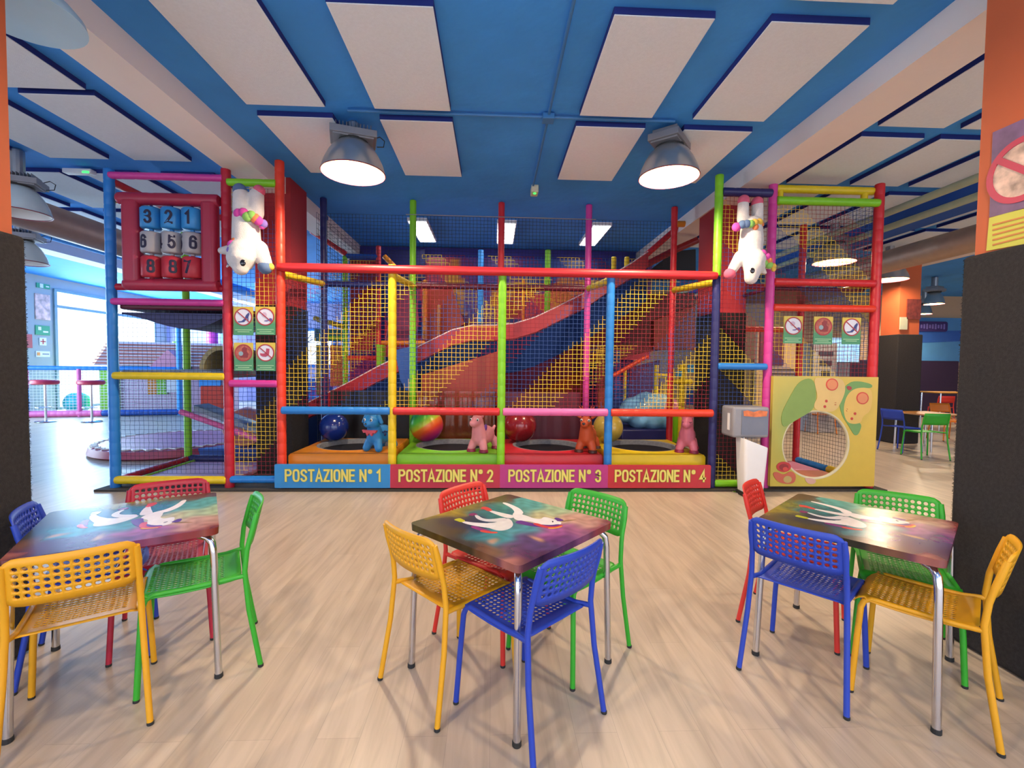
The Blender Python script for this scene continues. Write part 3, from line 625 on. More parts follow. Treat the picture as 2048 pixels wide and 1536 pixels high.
for (cx, cy) in ((568, 636), (828, 752)):
    art('printed_cheek', '#c84434', zc(blobpoly(cx, cy, 52, 52)), 4); art('printed_cheek', '#d88858', zc(blobpoly(cx, cy, 43, 43)), 5)
for (cx, cy) in ((520, 777), (507, 824), (764, 884), (737, 927)): art('printed_mark', '#b83a30', zc(blobpoly(cx, cy, 11, 12)), 4)
for L in ([(585, 790), (605, 787), (603, 795)], [(583, 808), (605, 803), (602, 814)], [(690, 838), (705, 846), (700, 850)], [(683, 852), (700, 862), (694, 866)]): art('printed_mark', '#b05a30', zc(L), 4)
art('printed_mark', '#a03a3a', zc([(690, 660), (705, 645), (735, 655), (738, 675), (715, 690)]), 3)
art('printed_berry', '#b83434', zc(blobpoly(158, 1338, 62, 44)), 2); art('printed_berry', '#8a2828', zc(blobpoly(158, 1340, 40, 28)), 3); art('printed_berry', '#c8463c', zc(blobpoly(170, 1355, 22, 16)), 4)
art('printed_berry', '#c06048', zc([(60, 1390), (100, 1378), (160, 1410), (215, 1370), (262, 1400), (258, 1460), (225, 1485), (140, 1480), (90, 1450)]), 2); art('printed_berry', '#b4a060', zc(blobpoly(190, 1445, 36, 30)), 3)
art('printed_figure', '#c8a090', zc([(330, 1435), (375, 1430), (440, 1450), (420, 1485), (365, 1485)]), 1)
MB().tube([(hcx+(hr+.004)*math.cos(a), yP+.02, hcz+(hr+.004)*math.sin(a)) for a in [2*PI*i/48 for i in range(48)]], .022, 8, closed=True).build('hole_piping', mat('cream_piping', '#c8c0a0', .5), pp, smooth=True)
# ------------------------------------------------------------------ small rule signs
YG = lambda z0, z1: (lambda co: (lambda k: tuple(Vector(lin('#3f8a58')[:3]).lerp(Vector(lin('#cfb534')[:3]), max(0, min(1, k))))+(1,))((co.z-z0)/(z1-z0)*2.2-.9))
def rule_sign(px0, py0, px1, py1, kind, lab):
    y = D-.035; a = at(px0, py0, y); b = at(px1, py1, y); w_ = b.x-a.x; h_ = a.z-b.z
    t = thing('rule_sign', lab, 'sign', (a.x, y, b.z), group='rule signs hung on the nets')
    mb = MB(); rows = 8
    for k in range(rows): mb.box((w_/2, 0, h_*(k+.5)/rows), (w_, .006, h_/rows))
    mb.build('sign_board', VCOL, t, vcol=YG(0, h_)); r = w_*.43; c = (w_/2, -.005, h_*.64)
    disc = mat('sign_white', '#d8d8e4', .5) if kind != 'child' else mat('sign_picture', '#b05a48', .5, noise=.5, scale=25)
    MB().prism(circ(r), c, X, Z, (0, .003, 0)).build('disc', disc, t)
    mb = MB(); ringprism(mb, r*.93, r*1.06, (w_/2, -.0075, h_*.64), X, Z, (0, .004, 0)); mb.build('ring', mat('sign_red', '#a83038', .5), t)
    s = r/1.0; P = lambda L: [(x*s, y_*s) for x, y_ in L]; c2 = (w_/2, -.008, h_*.64)
    if kind == 'heel': sh = [(-.7, -.55), (-.2, -.5), (.15, -.2), (.35, .25), (.65, .55), (.75, .35), (.62, .0), (.62, -.5), (.52, -.5), (.5, -.1), (.3, -.4), (.1, -.62), (-.5, -.68)]; cc = '#3a4080'
    elif kind == 'shoe': sh = [(-.1, -.45), (.3, -.4), (.55, -.15), (.8, -.2), (.82, -.5), (.5, -.42), (.2, -.55), (-.1, -.52)]; cc = '#5a4090'
    elif kind == 'food': sh = [(-.65, -.05), (-.2, -.1), (.05, .0), (.1, .55), (.5, .5), (.45, .0), (.4, -.3), (0, -.5), (-.4, -.45), (-.62, -.3)]; cc = '#b04460'
    else: sh = [(-.35, -.6), (.5, -.6), (.6, -.1), (.35, .2), (.45, .6), (.1, .75), (-.2, .5), (-.15, .15), (-.5, 0)]; cc = '#8a2a30'
    MB().prism(P(sh), c2, X, Z, (0, .002, 0)).build('pictogram', mat('picto_'+cc[1:], cc, .5), t)
    if kind in ('shoe',):
        MB().prism(P(circ(.3, 12, -.1, .25)), (w_/2, -.0078, h_*.64), X, Z, (0, .002, 0)).build('pictogram', mat('picto_faint', '#c0a8c0', .5), t)
    if kind == 'child': MB().prism(P(circ(.28, 12, -.3, -.1)), (w_/2, -.0092, h_*.64), X, Z, (0, .002, 0)).build('pictogram', mat('picto_bluegrey', '#8ca8b0', .5), t)
    if kind != 'child': MB().prism(P([(-.75, .62), (-.68, .7), (.75, -.55), (.68, -.64)]), (w_/2, -.0095, h_*.64), X, Z, (0, .002, 0)).build('slash', MATS['sign_red'], t)
    for k in range(3 if kind != 'heel' else 2):
        MB().box((w_/2, -.004, h_*(.19-.065*k)), (w_*(.85 if k % 2 == 0 else .6), .003, h_*.022)).build('text_line', mat('sign_text', '#a8d0a0', .5), t)
    return t
rule_sign(467, 613, 507, 671, 'heel', 'heeled shoe ban sign, upper left of the four left tower signs')
rule_sign(511, 613, 551, 670, 'shoe', 'bare foot and shoe sign, upper right of the four left tower signs')
rule_sign(468, 685, 507, 742, 'child', 'reddish picture sign, lower left of the four left tower signs')
rule_sign(512, 685, 551, 742, 'food', 'no food sign, lower right of the four left tower signs')
rule_sign(1568, 632, 1604, 687, 'shoe', 'bare foot and shoe sign at the left on the right tower net')
rule_sign(1628, 633, 1664, 689, 'child', 'reddish picture sign in the middle of the right tower net')
rule_sign(1685, 635, 1720, 689, 'heel', 'heeled shoe ban sign at the right on the right tower net')
# ------------------------------------------------------------------ plush unicorns hanging upside down
PH_P = mat('plush_pink', '#d8607c', .95, noise=.1, scale=20); RB = [mat('plush_'+n_, h, .95, noise=.08, scale=20) for n_, h in (('magenta', '#d048a0'), ('lime', '#8cc060'), ('yellow', '#e0b850'), ('orange', '#e08050'), ('violet', '#8068b8'), ('slate', '#587098'))]
EYE = mat('black_eye', '#141018', .15, coat=1)
def plush(lab, caps, hooves, tail, mane, horn, ears, eye, zoom, Yp=D-.2):
    zx, zy, zs = zoom; q = lambda p, dy=0: at(zx+p[0]/zs, zy+p[1]/zs, Yp+dy); k = Yp/918/zs
    t = thing('plush_unicorn', lab, 'plush toy'); mb = MB()
    for a, b, ra, rb, dy in caps: mb.cap(q(a, dy), q(b, dy), ra*k, rb*k)
    mb.build('body', PLUSH, t, remesh=.012)
    for i, (p, r, m, dy) in enumerate(hooves): MB().ell(q(p, dy), r*k).build('hoof', m, t, smooth=True)
    for nm, L in (('tail', tail), ('mane', mane)):
        mb = MB()
        for i, (p, r, dy, mi) in enumerate(L): mb.ell(q(p, dy), (r*k, r*k*.8, r*k), 12, mi)
        mb.build(nm, RB, t, smooth=True)
    MB().cap(q(horn[0]), q(horn[1]), horn[2]*k, horn[2]*k*.35).build('horn', mat('pearl_horn', '#d8d0d8', .5), t, smooth=True)
    for a, b, r in ears: MB().cap(q(a, -.03), q(b, -.03), r*k, r*k*.4).build('ear', RB[5], t, smooth=True)
    MB().ell(q(eye[0], eye[2]), (eye[1]*k, eye[1]*k*.5, eye[1]*k*1.2)).build('eye', EYE, t, smooth=True)
plush('white plush unicorn hanging upside down on the left tower, head to the left',
      [((270, 190), (270, 420), 88, 92, -.02), ((470, 190), (470, 430), 85, 85, .02), ((330, 480), (340, 760), 150, 165, 0), ((340, 760), (360, 880), 165, 165, 0), ((300, 930), (270, 1000), 175, 165, -.05),
       ((275, 1010), (265, 1120), 145, 95, -.10), ((500, 880), (575, 1060), 105, 85, 0), ((150, 900), (20, 905), 75, 45, .05)],
      [((255, 130), 80, RB[5], -.02), ((500, 140), 72, PH_P, .02), ((580, 1115), 88, RB[5], 0), ((640, 1110), 50, RB[2], 0)],
      [((240, 430), 62, -.11, 0), ((300, 420), 60, -.12, 0), ((350, 470), 60, -.13, 1), ((400, 450), 55, -.13, 1), ((450, 490), 60, -.11, 3), ((490, 520), 58, -.1, 0), ((550, 560), 56, -.06, 4), ((540, 590), 40, -.06, 0)],
      [((210, 790), 62, -.1, 3), ((160, 830), 60, -.12, 0), ((145, 900), 55, -.14, 4), ((230, 830), 50, -.15, 3), ((190, 900), 45, -.17, 0)],
      ((150, 1040), (90, 1110), 30), [((160, 1030), (110, 1070), 45)], ((292, 1060), 34, -.235), (440, 360, 6.4))
plush('white plush unicorn hanging upside down on the right tower, head to the right',
      [((435, 220), (425, 450), 82, 86, -.02), ((655, 240), (650, 480), 84, 86, .02), ((560, 560), (560, 800), 160, 175, 0), ((550, 800), (540, 1000), 178, 175, 0), ((600, 1080), (600, 1160), 170, 165, -.06),
       ((590, 1180), (555, 1350), 140, 100, -.11), ((390, 1020), (270, 1220), 95, 75, 0), ((720, 1230), (770, 1270), 60, 30, -.05)],
      [((440, 165), 88, PH_P, -.02), ((650, 190), 86, PH_P, .02), ((225, 1290), 88, PH_P, 0)],
      [((330, 570), 70, -.1, 0), ((420, 530), 65, -.12, 5), ((490, 520), 62, -.13, 5), ((550, 520), 60, -.13, 1), ((610, 500), 58, -.12, 2), ((680, 490), 55, -.1, 2), ((620, 570), 50, -.12, 3), ((710, 530), 45, -.08, 3)],
      [((660, 950), 60, -.1, 4), ((730, 980), 66, -.1, 0), ((790, 1030), 66, -.1, 0), ((820, 1090), 62, -.1, 3), ((830, 1150), 60, -.1, 1), ((890, 1170), 50, -.08, 2), ((760, 1120), 50, -.13, 1), ((900, 1220), 36, -.08, 2)],
      ((760, 1180), (850, 1210), 30), [((730, 1190), (760, 1240), 48)], ((575, 1238), 36, -.25), (1430, 380, 7.68))
# ------------------------------------------------------------------ balls and bouncy animals on the pads
def ball(px, py, rpx, m, lab, Y=D2-.42):
    Y2 = Y; c = at(px, py, Y2); r = rpx*Y2/918; c.z = zp+r+.012
    t = thing('bouncing_ball', lab, 'ball', c); MB().ell((0, 0, 0), r, 36).build('ball_skin', m, t, smooth=True)
    MB().lathe([(.001, r+.004), (.02, r+.003), (.022, r-.002)], n=12).build('valve', BLACKV, t); return t
ball(668, 853, 28, mat('ball_navy', '#122a78', .2, coat=.5), 'dark blue ball at the back of the orange trampoline')
def rain():
    m = bpy.data.materials.new('rainbow_ball'); m.use_nodes = True; nt = m.node_tree; b = nt.nodes['Principled BSDF']; N = nt.nodes.new; L = nt.links.new
    tc = N('ShaderNodeTexCoord'); dp = N('ShaderNodeVectorMath'); dp.operation = 'DOT_PRODUCT'; dp.inputs[1].default_value = (-.55, 0, .83); L(tc.outputs['Object'], dp.inputs[0])
    cr = N('ShaderNodeValToRGB'); e = cr.color_ramp.elements
    mr = N('ShaderNodeMapRange'); mr.inputs['From Min'].default_value = -.27; mr.inputs['From Max'].default_value = .19; L(dp.outputs['Value'], mr.inputs[0]); L(mr.outputs[0], cr.inputs[0])
    cols = ((0, '#7a2a90'), (.25, '#c02a60'), (.42, '#e04a28'), (.58, '#e07a28'), (.64, '#b8c030'), (.82, '#50b838'), (1, '#1c7a40'))
    while len(e) < len(cols): e.new(.5)
    for q, (p, h) in zip(e, cols): q.position = p; q.color = lin(h)
    L(cr.outputs[0], b.inputs['Base Color']); b.inputs['Roughness'].default_value = .3; return m
ball(853, 852, 33, rain(), 'rainbow striped ball at the back of the green trampoline')
ball(1040, 848, 33, mat('ball_red', '#8a1820', .2, coat=.5), 'dark red ball at the back of the red trampoline')
ball(1216, 855, 30, mat('ball_gold', '#b89c40', .3, coat=.5), 'dull yellow ball between the red and yellow trampolines')
def hopper(px, kind, lab, m, rz=0):
    Yh = D+.32; b = at(px, 912, Yh); t = thing('bouncy_animal', lab, 'bouncy toy', (b.x, Yh, zp), rz, 'bouncy rubber animals'); mb = MB()
    mb.ell((0, .12, .19), (.105, .2, .12)); mb.cap((0, -.02, .17), (0, -.04, .27), .10, .085)
    neck = (0, -.05, .33) if kind != 'dog' else (0, -.05, .32)
    if kind == 'dog': mb.ell((0, -.08, .37), (.10, .095, .095)); mb.ell((-.01, -.15, .345), (.055, .05, .045))
    else: mb.cap((0, -.04, .27), (0, -.07, .38), .08, .07); mb.ell((0, -.09, .385), (.072, .085, .075)); mb.ell((-.01, -.155, .36), (.052, .055, .048))
    for sx in (-1, 1):
        mb.cap((sx*.06, -.05, .12), (sx*.085, -.07, .045), .052, .048)
        mb.cap((sx*.07, .24, .12), (sx*.09, .26, .045), .05, .045)
    body = mb.build('body', m, t, remesh=.011)
    hoof = {'dog': m, 'deer': mat('hoof_brown', '#4a1c10', .5)}.get(kind, mat('hoof_wine', '#8a2040', .5))
    if kind != 'dog':
        for sx, yy in ((-1, -.07), (1, -.07), (-1, .26), (1, .26)): MB().lathe([(.04, .0), (.056, .004), (.054, .03), (.046, .04)], (sx*(.085 if yy < 0 else .09), yy, 0), 18).build('hoof', hoof, t, smooth=True)
    for sx in (-1, 1):
        if kind == 'sleepy': MB().tube([(sx*.035-.018, -.168, .395), (sx*.035, -.174, .388), (sx*.035+.018, -.168, .395)], .004, 6).build('eye', EYE, t)
        else: 
            e = MB().ell((sx*.045, -.155 if kind != 'dog' else -.163, .405 if kind != 'dog' else .395), (.017, .012, .018)).build('eye', WHITE, t, smooth=True)
            MB().ell((sx*.047, -.166 if kind != 'dog' else -.174, .404 if kind != 'dog' else .395), (.010, .006, .012)).build('pupil', EYE, e, smooth=True)
        if kind == 'dog': MB().cap((sx*.085, -.07, .43), (sx*.125, -.07, .36), .028, .022).build('ear', m, t, smooth=True)
        elif kind == 'deer':
            MB().cap((sx*.07, -.06, .43), (sx*.125, -.05, .455), .018, .008).build('ear', m, t, smooth=True)
            a = MB(); a.cap((sx*.03, -.06, .45), (sx*.055, -.05, .56), .012, .008); a.cap((sx*.045, -.05, .51), (sx*.09, -.05, .56), .010, .006); a.build('antler', m, t, smooth=True)
        else: MB().cap((sx*.05, -.05, .44), (sx*.065, -.04, .53), .022, .008).build('ear', m, t, smooth=True)
    if kind in ('donkey', 'sleepy'): MB().cap((0, -.09, .45), (0, -.1, .52), .015, .005).build('horn', mat('cream_horn', '#e8e0d0', .4), t, smooth=True)
    if kind == 'dog':
        MB().prism([(-.1, .27), (.1, .27), (.075, .235), (.05, .24), (.03, .2), (0, .235), (-.03, .2), (-.05, .24), (-.08, .235)], (0, -.142, 0), X, Z, (0, .035, 0)).build('neckerchief', mat('coral_cloth', '#c84a58', .6), t)
        MB().ell((-.01, -.198, .352), (.014, .01, .01)).build('nose', EYE, t, smooth=True)
        mb = MB()
        for dx, dz, r in ((0, 0, .022), (-.028, .03, .012), (0, .04, .012), (.028, .03, .012)): mb.ell((.095+dx*.3, .05+dx, .2+dz), (.012, r, r))
        mb.build('paw_print', mat('print_navy', '#18285c', .5), t, smooth=True)
    if kind == 'deer': MB().ell((-.01, -.208, .37), (.02, .012, .016)).build('nose', EYE, t, smooth=True)
    if kind == 'donkey': MB().ell((.075, -.0, .3), (.015, .03, .04)).build('mane', mat('mane_violet', '#6a3a90', .6), t, smooth=True)
    MB().cap((0, .31, .2), (.02, .36, .27), .028, .018).build('tail', m, t, smooth=True); t.scale = (1.08, 1.08, 1.08)
    return t
hopper(752, 'dog', 'blue rubber dog hopper with a coral neckerchief on the orange pad', mat('rubber_blue', '#1c78b8', .45), -.35)
hopper(960, 'donkey', 'pink rubber unicorn hopper with open eyes on the green pad', mat('rubber_pink', '#d88a90', .45), -.45)
hopper(1173, 'deer', 'orange rubber deer hopper with antlers on the red pad', mat('rubber_orange', '#b84a20', .5), -.35)
hopper(1373, 'sleepy', 'pink rubber unicorn hopper with closed eyes on the yellow pad', mat('rubber_rose', '#cc6c80', .45), -.42)
# ------------------------------------------------------------------ wave slide behind the cage
sl = thing('wave_slide', 'wide red and blue wave slide running down to the left behind the cage', 'slide')
SP = [(1295, 505), (1262, 528), (1215, 556), (1170, 587), (1110, 617), (1070, 636), (1030, 648), (990, 652), (945, 652), (905, 661), (850, 688), (800, 713), (755, 735), (700, 765), (650, 790), (605, 812), (560, 836)]
pts = [at(a, b, 7.65) for a, b in SP]
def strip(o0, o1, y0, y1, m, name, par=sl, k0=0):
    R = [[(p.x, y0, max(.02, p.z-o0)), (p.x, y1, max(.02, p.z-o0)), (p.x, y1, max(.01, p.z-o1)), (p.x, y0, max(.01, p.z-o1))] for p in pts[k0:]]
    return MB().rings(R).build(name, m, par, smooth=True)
strip(0, .24, 7.6, 7.68, foam('slide_red', '#a01c28'), 'side_wall'); strip(0, .2, 9.5, 9.58, RED, 'side_wall')
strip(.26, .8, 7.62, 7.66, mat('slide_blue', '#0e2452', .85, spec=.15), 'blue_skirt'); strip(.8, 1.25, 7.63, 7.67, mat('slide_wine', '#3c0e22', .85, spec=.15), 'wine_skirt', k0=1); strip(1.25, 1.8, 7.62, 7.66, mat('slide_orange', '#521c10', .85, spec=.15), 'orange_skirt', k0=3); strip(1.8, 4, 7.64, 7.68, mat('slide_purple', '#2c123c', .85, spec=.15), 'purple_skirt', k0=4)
for k, m in enumerate((RED, MIDB, ORG, CRIM)): strip(.22, .27, 7.68+k*.455, 7.68+(k+1)*.455, m, 'slide_lane')
mb = MB(); mb.tube([(p.x, 7.62, p.z+.008) for p in pts], .012, 8); mb.build('edge_highlight', mat('painted_highlight', '#e0c8c8', .2), sl, smooth=True)  # pale tube added as a painted highlight along the slide's top edge
# inner maze behind the cage, one padded frame with decks and panels
mz = thing('inner_play_maze', 'multi-level padded maze of posts, decks and panels behind the cage', 'play structure')
def pp_(px, y0, y1, Y, m, r=.045): a = at(px, y0, Y); b = at(px, y1, Y); return MB().sleeve((a.x, Y, max(.02, min(a.z, CZ-.04))), (a.x, Y, max(0, b.z)), r).build('post', m, mz, smooth=True)
def pr_(x0, y0, x1, y1, Y, m, r=.045, Yb=None): return MB().sleeve(at(x0, y0, Y), at(x1, y1, Yb or Y), r).build('rail', m, mz, smooth=True)
def pnl(P4, Y, m, th=.05, name='panel', dz=0):
    q = [at(a, b, Y) for a, b in P4]; return MB().prism([(p.x, p.z) for p in q], (0, Y, 0), X, Z, (0, th, 0)).build(name, m, mz, bevel=.01)
pp_(690, 512, 772, 8.6, GRN); pp_(757, 492, 725, 8.6, RED); pp_(962, 500, 648, 9.4, LBLUE, .06); pp_(1096, 500, 624, 9.4, GRN, .06)
pp_(850, 560, 680, 9.0, ORG); pp_(878, 610, 690, 9.3, ORG, .03); pp_(1228, 514, 560, 8.4, YEL); pp_(1254, 514, 560, 8.4, YEL); pp_(1047, 560, 650, 9.3, ORG, .03)
pr_(622, 462, 692, 508, 8.6, RED); pr_(693, 512, 757, 514, 8.6, MIDB); pr_(622, 434, 655, 436, 8.0, MIDB); pr_(628, 636, 692, 655, 8.6, YEL); pr_(695, 716, 757, 716, 8.6, RED); pr_(758, 686, 850, 686, 8.7, ORG)
pr_(768, 512, 800, 545, 9.0, ORG, .05)
pnl([(700, 520), (757, 520), (757, 640), (742, 700), (700, 700)], 8.75, DRED)
pnl([(772, 500), (850, 498), (850, 560), (800, 560)], 9.75, NAVY)
pnl([(790, 585), (826, 570), (838, 640), (832, 680), (770, 682)], 8.9, foam('plum', '#7c3060'))
pnl([(853, 578), (905, 578), (930, 648), (872, 680), (853, 680)], 9.5, foam('rust', '#a83a1c'))
pnl([(660, 690), (690, 690), (690, 772), (660, 772)], 8.7, foam('amber', '#d8702c')); pnl([(628, 656), (690, 660), (690, 682), (628, 682)], 8.75, TEAL); pnl([(655, 672), (688, 672), (688, 680), (655, 680)], 8.68, GRN, .04)
pnl([(752, 688), (764, 690), (764, 728), (752, 736)], 8.3, GRN, .3); pnl([(700, 722), (752, 722), (752, 760), (700, 790)], 8.9, PURP)
pnl([(632, 690), (656, 690), (656, 790), (632, 790)], 8.8, foam('khaki', '#8c8444'))
pnl([(590, 560), (612, 560), (612, 690), (590, 690)], 8.9, ORG)
# right rear : sloping red rails, dark canopy, orange lower slide
pr_(1290, 512, 1352, 458, 7.9, RED, .05); pr_(1352, 458, 1395, 425, 7.9, RED, .05); pr_(1262, 545, 1350, 500, 8.0, DRED, .06); pr_(1350, 500, 1395, 480, 8.0, DRED, .06); pr_(1352, 448, 1392, 448, 7.6, ORG, .05)
pnl([(1300, 540), (1350, 502), (1392, 498), (1392, 560), (1290, 560)], 8.4, BLACKV); pnl([(1260, 590), (1390, 585), (1390, 690), (1290, 705), (1225, 720), (1225, 620)], 9.0, foam('deep_red', '#5a1812'))
pnl([(1308, 640), (1392, 610), (1392, 700), (1308, 700)], 8.9, foam('brick', '#7c2c18')); 
pr_(1225, 752, 1296, 712, 8.0, foam('glossy_orange', '#e04a1c'), .035)
pnl([(1260, 735), (1320, 720), (1320, 800), (1256, 805)], 9.2, foam('aubergine', '#5a2050')); pnl([(1228, 700), (1240, 700), (1240, 800), (1228, 800)], 8.6, MIDB); pp_(1250, 740, 810, 8.7, YEL, .03)
pp_(1313, 730, 800, 8.6, YEL); pp_(1345, 600, 760, 9.1, foam('umber', '#6c3a24')); pr_(1317, 752, 1345, 752, 8.6, YEL)
pnl([(1168, 560), (1200, 560), (1205, 620), (1180, 700), (1164, 690)], 7.75, foam('mustard', '#a88830')); 
pnl([(1196, 660), (1222, 660), (1222, 830), (1196, 830)], 8.7, foam('cinnamon', '#a04a28'))
pnl([(842, 750), (1003, 700), (1003, 812), (842, 812)], 7.56, foam('terracotta', '#8c3420'), .03)
pnl([(790, 700), (833, 690), (833, 740), (820, 800), (800, 760)], 7.58, MIDB, .03)
mb = MB(); a = at(845, 510, 9.75); b = at(1290, 640, 9.75); net(mb, a.x, b.x, 2.6, a.z, 9.72, sign=-1, phase=10, r=.0045, cell=.08, period=18); mb.build('net', NETM+[N_K], mz)
mb = MB(); a = at(665, 520, 8.55); b = at(757, 760, 8.55); net(mb, a.x, b.x, b.z, a.z, 8.55, sign=1, phase=6, r=.0035); mb.build('net', NETM+[N_K], mz)
mb = MB(); net(mb, 7.3, 9.9, .2, 3.9, -2.75, fixed=3, axis='y', r=.0028, cell=.08); mb.build('net', NETM+[N_K], mz)
# mural boards on the back wall
def mural(px0, py0, px1, py1, seed, lab):
    rnd = random.Random(seed); Y = BACK-.09; a = at(px0, py0, Y); b = at(px1, py1, Y); pal = [Vector(lin(h)[:3]) for h in ('#7a2040', '#b8402c', '#d88a2c', '#34509c', '#6a3c84', '#2c3478', '#c83a4c')]
    cs = [(rnd.uniform(a.x, b.x), rnd.uniform(b.z, a.z), rnd.choice(pal)) for _ in range(26)]
    nx, nz = 60, 36; mb = MB(); vs = [(a.x+(b.x-a.x)*i/nx, Y, b.z+(a.z-b.z)*j/nz) for j in range(nz+1) for i in range(nx+1)]
    mb.add(vs, [(j*(nx+1)+i, j*(nx+1)+i+1, (j+1)*(nx+1)+i+1, (j+1)*(nx+1)+i) for j in range(nz) for i in range(nx)])
    def vc(co):
        c = min(cs, key=lambda q: (q[0]-co.x)**2+(q[1]-co.z)**2)[2]; return (c.x, c.y, c.z, 1)
    o = mb.build('mural_board', VCOL, vcol=vc, solid=.02); tag(o, lab, 'mural')
mural(770, 512, 1300, 720, 3, 'multicoloured mural board on the back wall above the wave slide')
# plastic-wrapped inflatable
c = at(1292, 825, 8.3)
t = thing('wrapped_inflatable', 'blue and pink inflatable under clear plastic behind the yellow trampoline', 'inflatable', (c.x, 8.3, 0)); mb = MB()
for dx, dz, r in ((-.42, .68, .14), (-.25, .8, .22), (0, .86, .26), (.25, .86, .24), (.45, .8, .2), (.1, .65, .26), (.38, .62, .22), (-.15, .62, .2)): mb.ell((dx, 0, dz), (r, .35, r))
mb.build('inflated_body', mat('inflatable_sky', '#84c0ea', .15, noise=.4, scale=3), t, remesh=.04)
mb = MB(); mb.ell((.35, -.16, .84), (.2, .24, .2)); mb.ell((.42, -.14, .66), (.16, .24, .16)); mb.build('pink_lobe', mat('inflatable_pink', '#e08ab0', .2, noise=.3, scale=5), t, remesh=.03)
MB().box((0, 0, .24), (1.1, .7, .46)).build('support_block', NAVY, t, bevel=.03)
# yellow turnstile toy
t = thing('spinner_post', 'yellow padded post with cross arm and cyan flags behind the yellow trampoline', 'play post', (at(1363, 800, 7.7).x, 7.7, 0))
zt = at(1363, 728, 7.7).z
MB().sleeve((0, 0, 0), (0, 0, zt), .05).build('post', YEL, t, smooth=True); MB().sleeve((-.17, -.02, zt-.3), (.17, -.02, zt-.3), .045).build('arm', YEL, t, smooth=True)
for dx, dz, m, w_, h_ in ((.12, -.08, LBLUE, .1, .14), (-.08, -.17, LBLUE, .1, .1), (.12, -.55, MIDB, .12, .28)): MB().prism(rrect(w_, h_, .01), (dx, -.07, zt+dz), X, Z, (0, .02, 0)).build('flag', m, t)
MB().box((.0, .06, zt-1.1), (.32, .03, .5)).build('back_board', GRN, t)
# ------------------------------------------------------------------ soap dispenser stand and bin
b = atz(1500, 990, 0); by = b.y
st = thing('dispenser_stand', 'grey printed dispenser box on a thin post beside the right tower', 'dispenser', (at(1487, 870, by+.12).x, by+.12, 0))
zt = at(1487, 872, by+.12).z; kx = (by)/918
MB().lathe([(.13, 0), (.13, .015), (.02, .02), (.018, zt)], n=20).build('stand_post', METAL, st, smooth=True)
zt2 = at(1487, 812, by+.12).z; w_ = 76*kx
MB().box((.01, 0, (zt+zt2)/2), (w_, .3, zt2-zt), .0).build('dispenser_box', mat('box_grey', '#8c8c92', .35), st, bevel=.03, seg=4)
MB().prism(rrect(w_*.72, (zt2-zt)*.8, .01), (.05, -.158, (zt+zt2)/2), X, Z, (0, .012, 0)).build('front_label', mat('label_steel', '#6e7484', .3), st)
MB().prism([(-.14, -.02), (.0, -.03), (.14, -.02), (.15, .04), (.05, .05), (-.02, .03), (-.1, .05), (-.15, .04)], (.05, -.163, zt2-.09), X, Z, (0, .008, 0)).build('printed_band', mat('label_orange', '#d8743c', .4, noise=.3, scale=20), st)
MB().box((-w_/2+.005, -.05, (zt+zt2)/2), (.006, .05, (zt2-zt)*.55)).build('side_label', WHITE, st)
bn = thing('waste_bin', 'slim white tapered bin with black base by the right tower', 'bin', (b.x, by, 0))
hb = at(1500, 884, by).z; R = []
for z, s in ((.05, .78), (.06, .80), (hb*.5, .9), (hb-.02, 1), (hb, .99), (hb-.03, .9), (.09, .6)): R.append([(x*s, y*s, z+(.06*(-x/.16)*(z/hb) if z > hb*.8 else 0)) for x, y in rrect(.30, .24, .04)])
MB().rings(R).build('bin_body', WHITE, bn, smooth=True); MB().prism(rrect(.27, .22, .03), (0, 0, 0), X, Y_, (0, 0, .055)).build('bin_base', BLACKV, bn, bevel=.01)
# ------------------------------------------------------------------ chairs
CC = {'yellow': '#d89a10', 'blue': '#1f3ea8', 'green': '#2ea024', 'red': '#cf2c20', 'crimson': '#a81a34', 'orange': '#e07a14', 'purple': '#4a3aa0'}
SEATZ = .475; CHH = .815
def perf(mapf, nx, ny, mx, my, hr, rc):
    """sheet of cells with octagonal holes; margin mx,my cells; rc corner radius in cells; mapf(u,v)->Vector"""
    mb = MB(); V = {}; vs = []; fs = []
    def corner(u, v):
        for cx, sx in ((rc, -1), (nx-rc, 1)):
            for cy, sy in ((rc, -1), (ny-rc, 1)):
                a = (u-cx)*sx/rc; b_ = (v-cy)*sy/rc
                if a > 0 and b_ > 0: return cx+sx*rc*a*math.sqrt(max(0, 1-b_*b_/2)), cy+sy*rc*b_*math.sqrt(max(0, 1-a*a/2))
        return u, v
    def vid(u, v):
        k = (round(u*1000), round(v*1000))
        if k not in V: V[k] = len(vs); vs.append(mapf(*[q/d for q, d in zip(corner(u, v), (nx, ny))]))
        return V[k]
    for i in range(nx):
        for j in range(ny):
            c = [(i, j), (i+1, j), (i+1, j+1), (i, j+1)]
            if mx <= i < nx-mx and my <= j < ny-my:
                q = hr; o8 = [(i+.5+q*math.cos(a), j+.5+q*math.sin(a)) for a in [math.radians(225+45*k) for k in range(8)]]
                mid = [(i+.5, j), (i+1, j+.5), (i+.5, j+1), (i, j+.5)]
                ring = [c[0], mid[0], c[1], mid[1], c[2], mid[2], c[3], mid[3]]
                a_ = [vid(*p) for p in ring]; b_ = [vid(*p) for p in o8]
                for k in range(8): fs.append((a_[k], a_[(k+1) % 8], b_[(k+1) % 8], b_[k]))
            else:
                def near(ii, jj): return mx <= ii < nx-mx and my <= jj < ny-my
                P = []
                for (p, q_), nb_, m_ in ((c[0], (i, j-1), (i+.5, j)), (c[1], (i+1, j), (i+1, j+.5)), (c[2], (i, j+1), (i+.5, j+1)), (c[3], (i-1, j), (i, j+.5))):
                    P.append(vid(p, q_))
                    if near(*nb_): P.append(vid(*m_))
                fs.append(tuple(P))
    mb.add(vs, fs); return mb
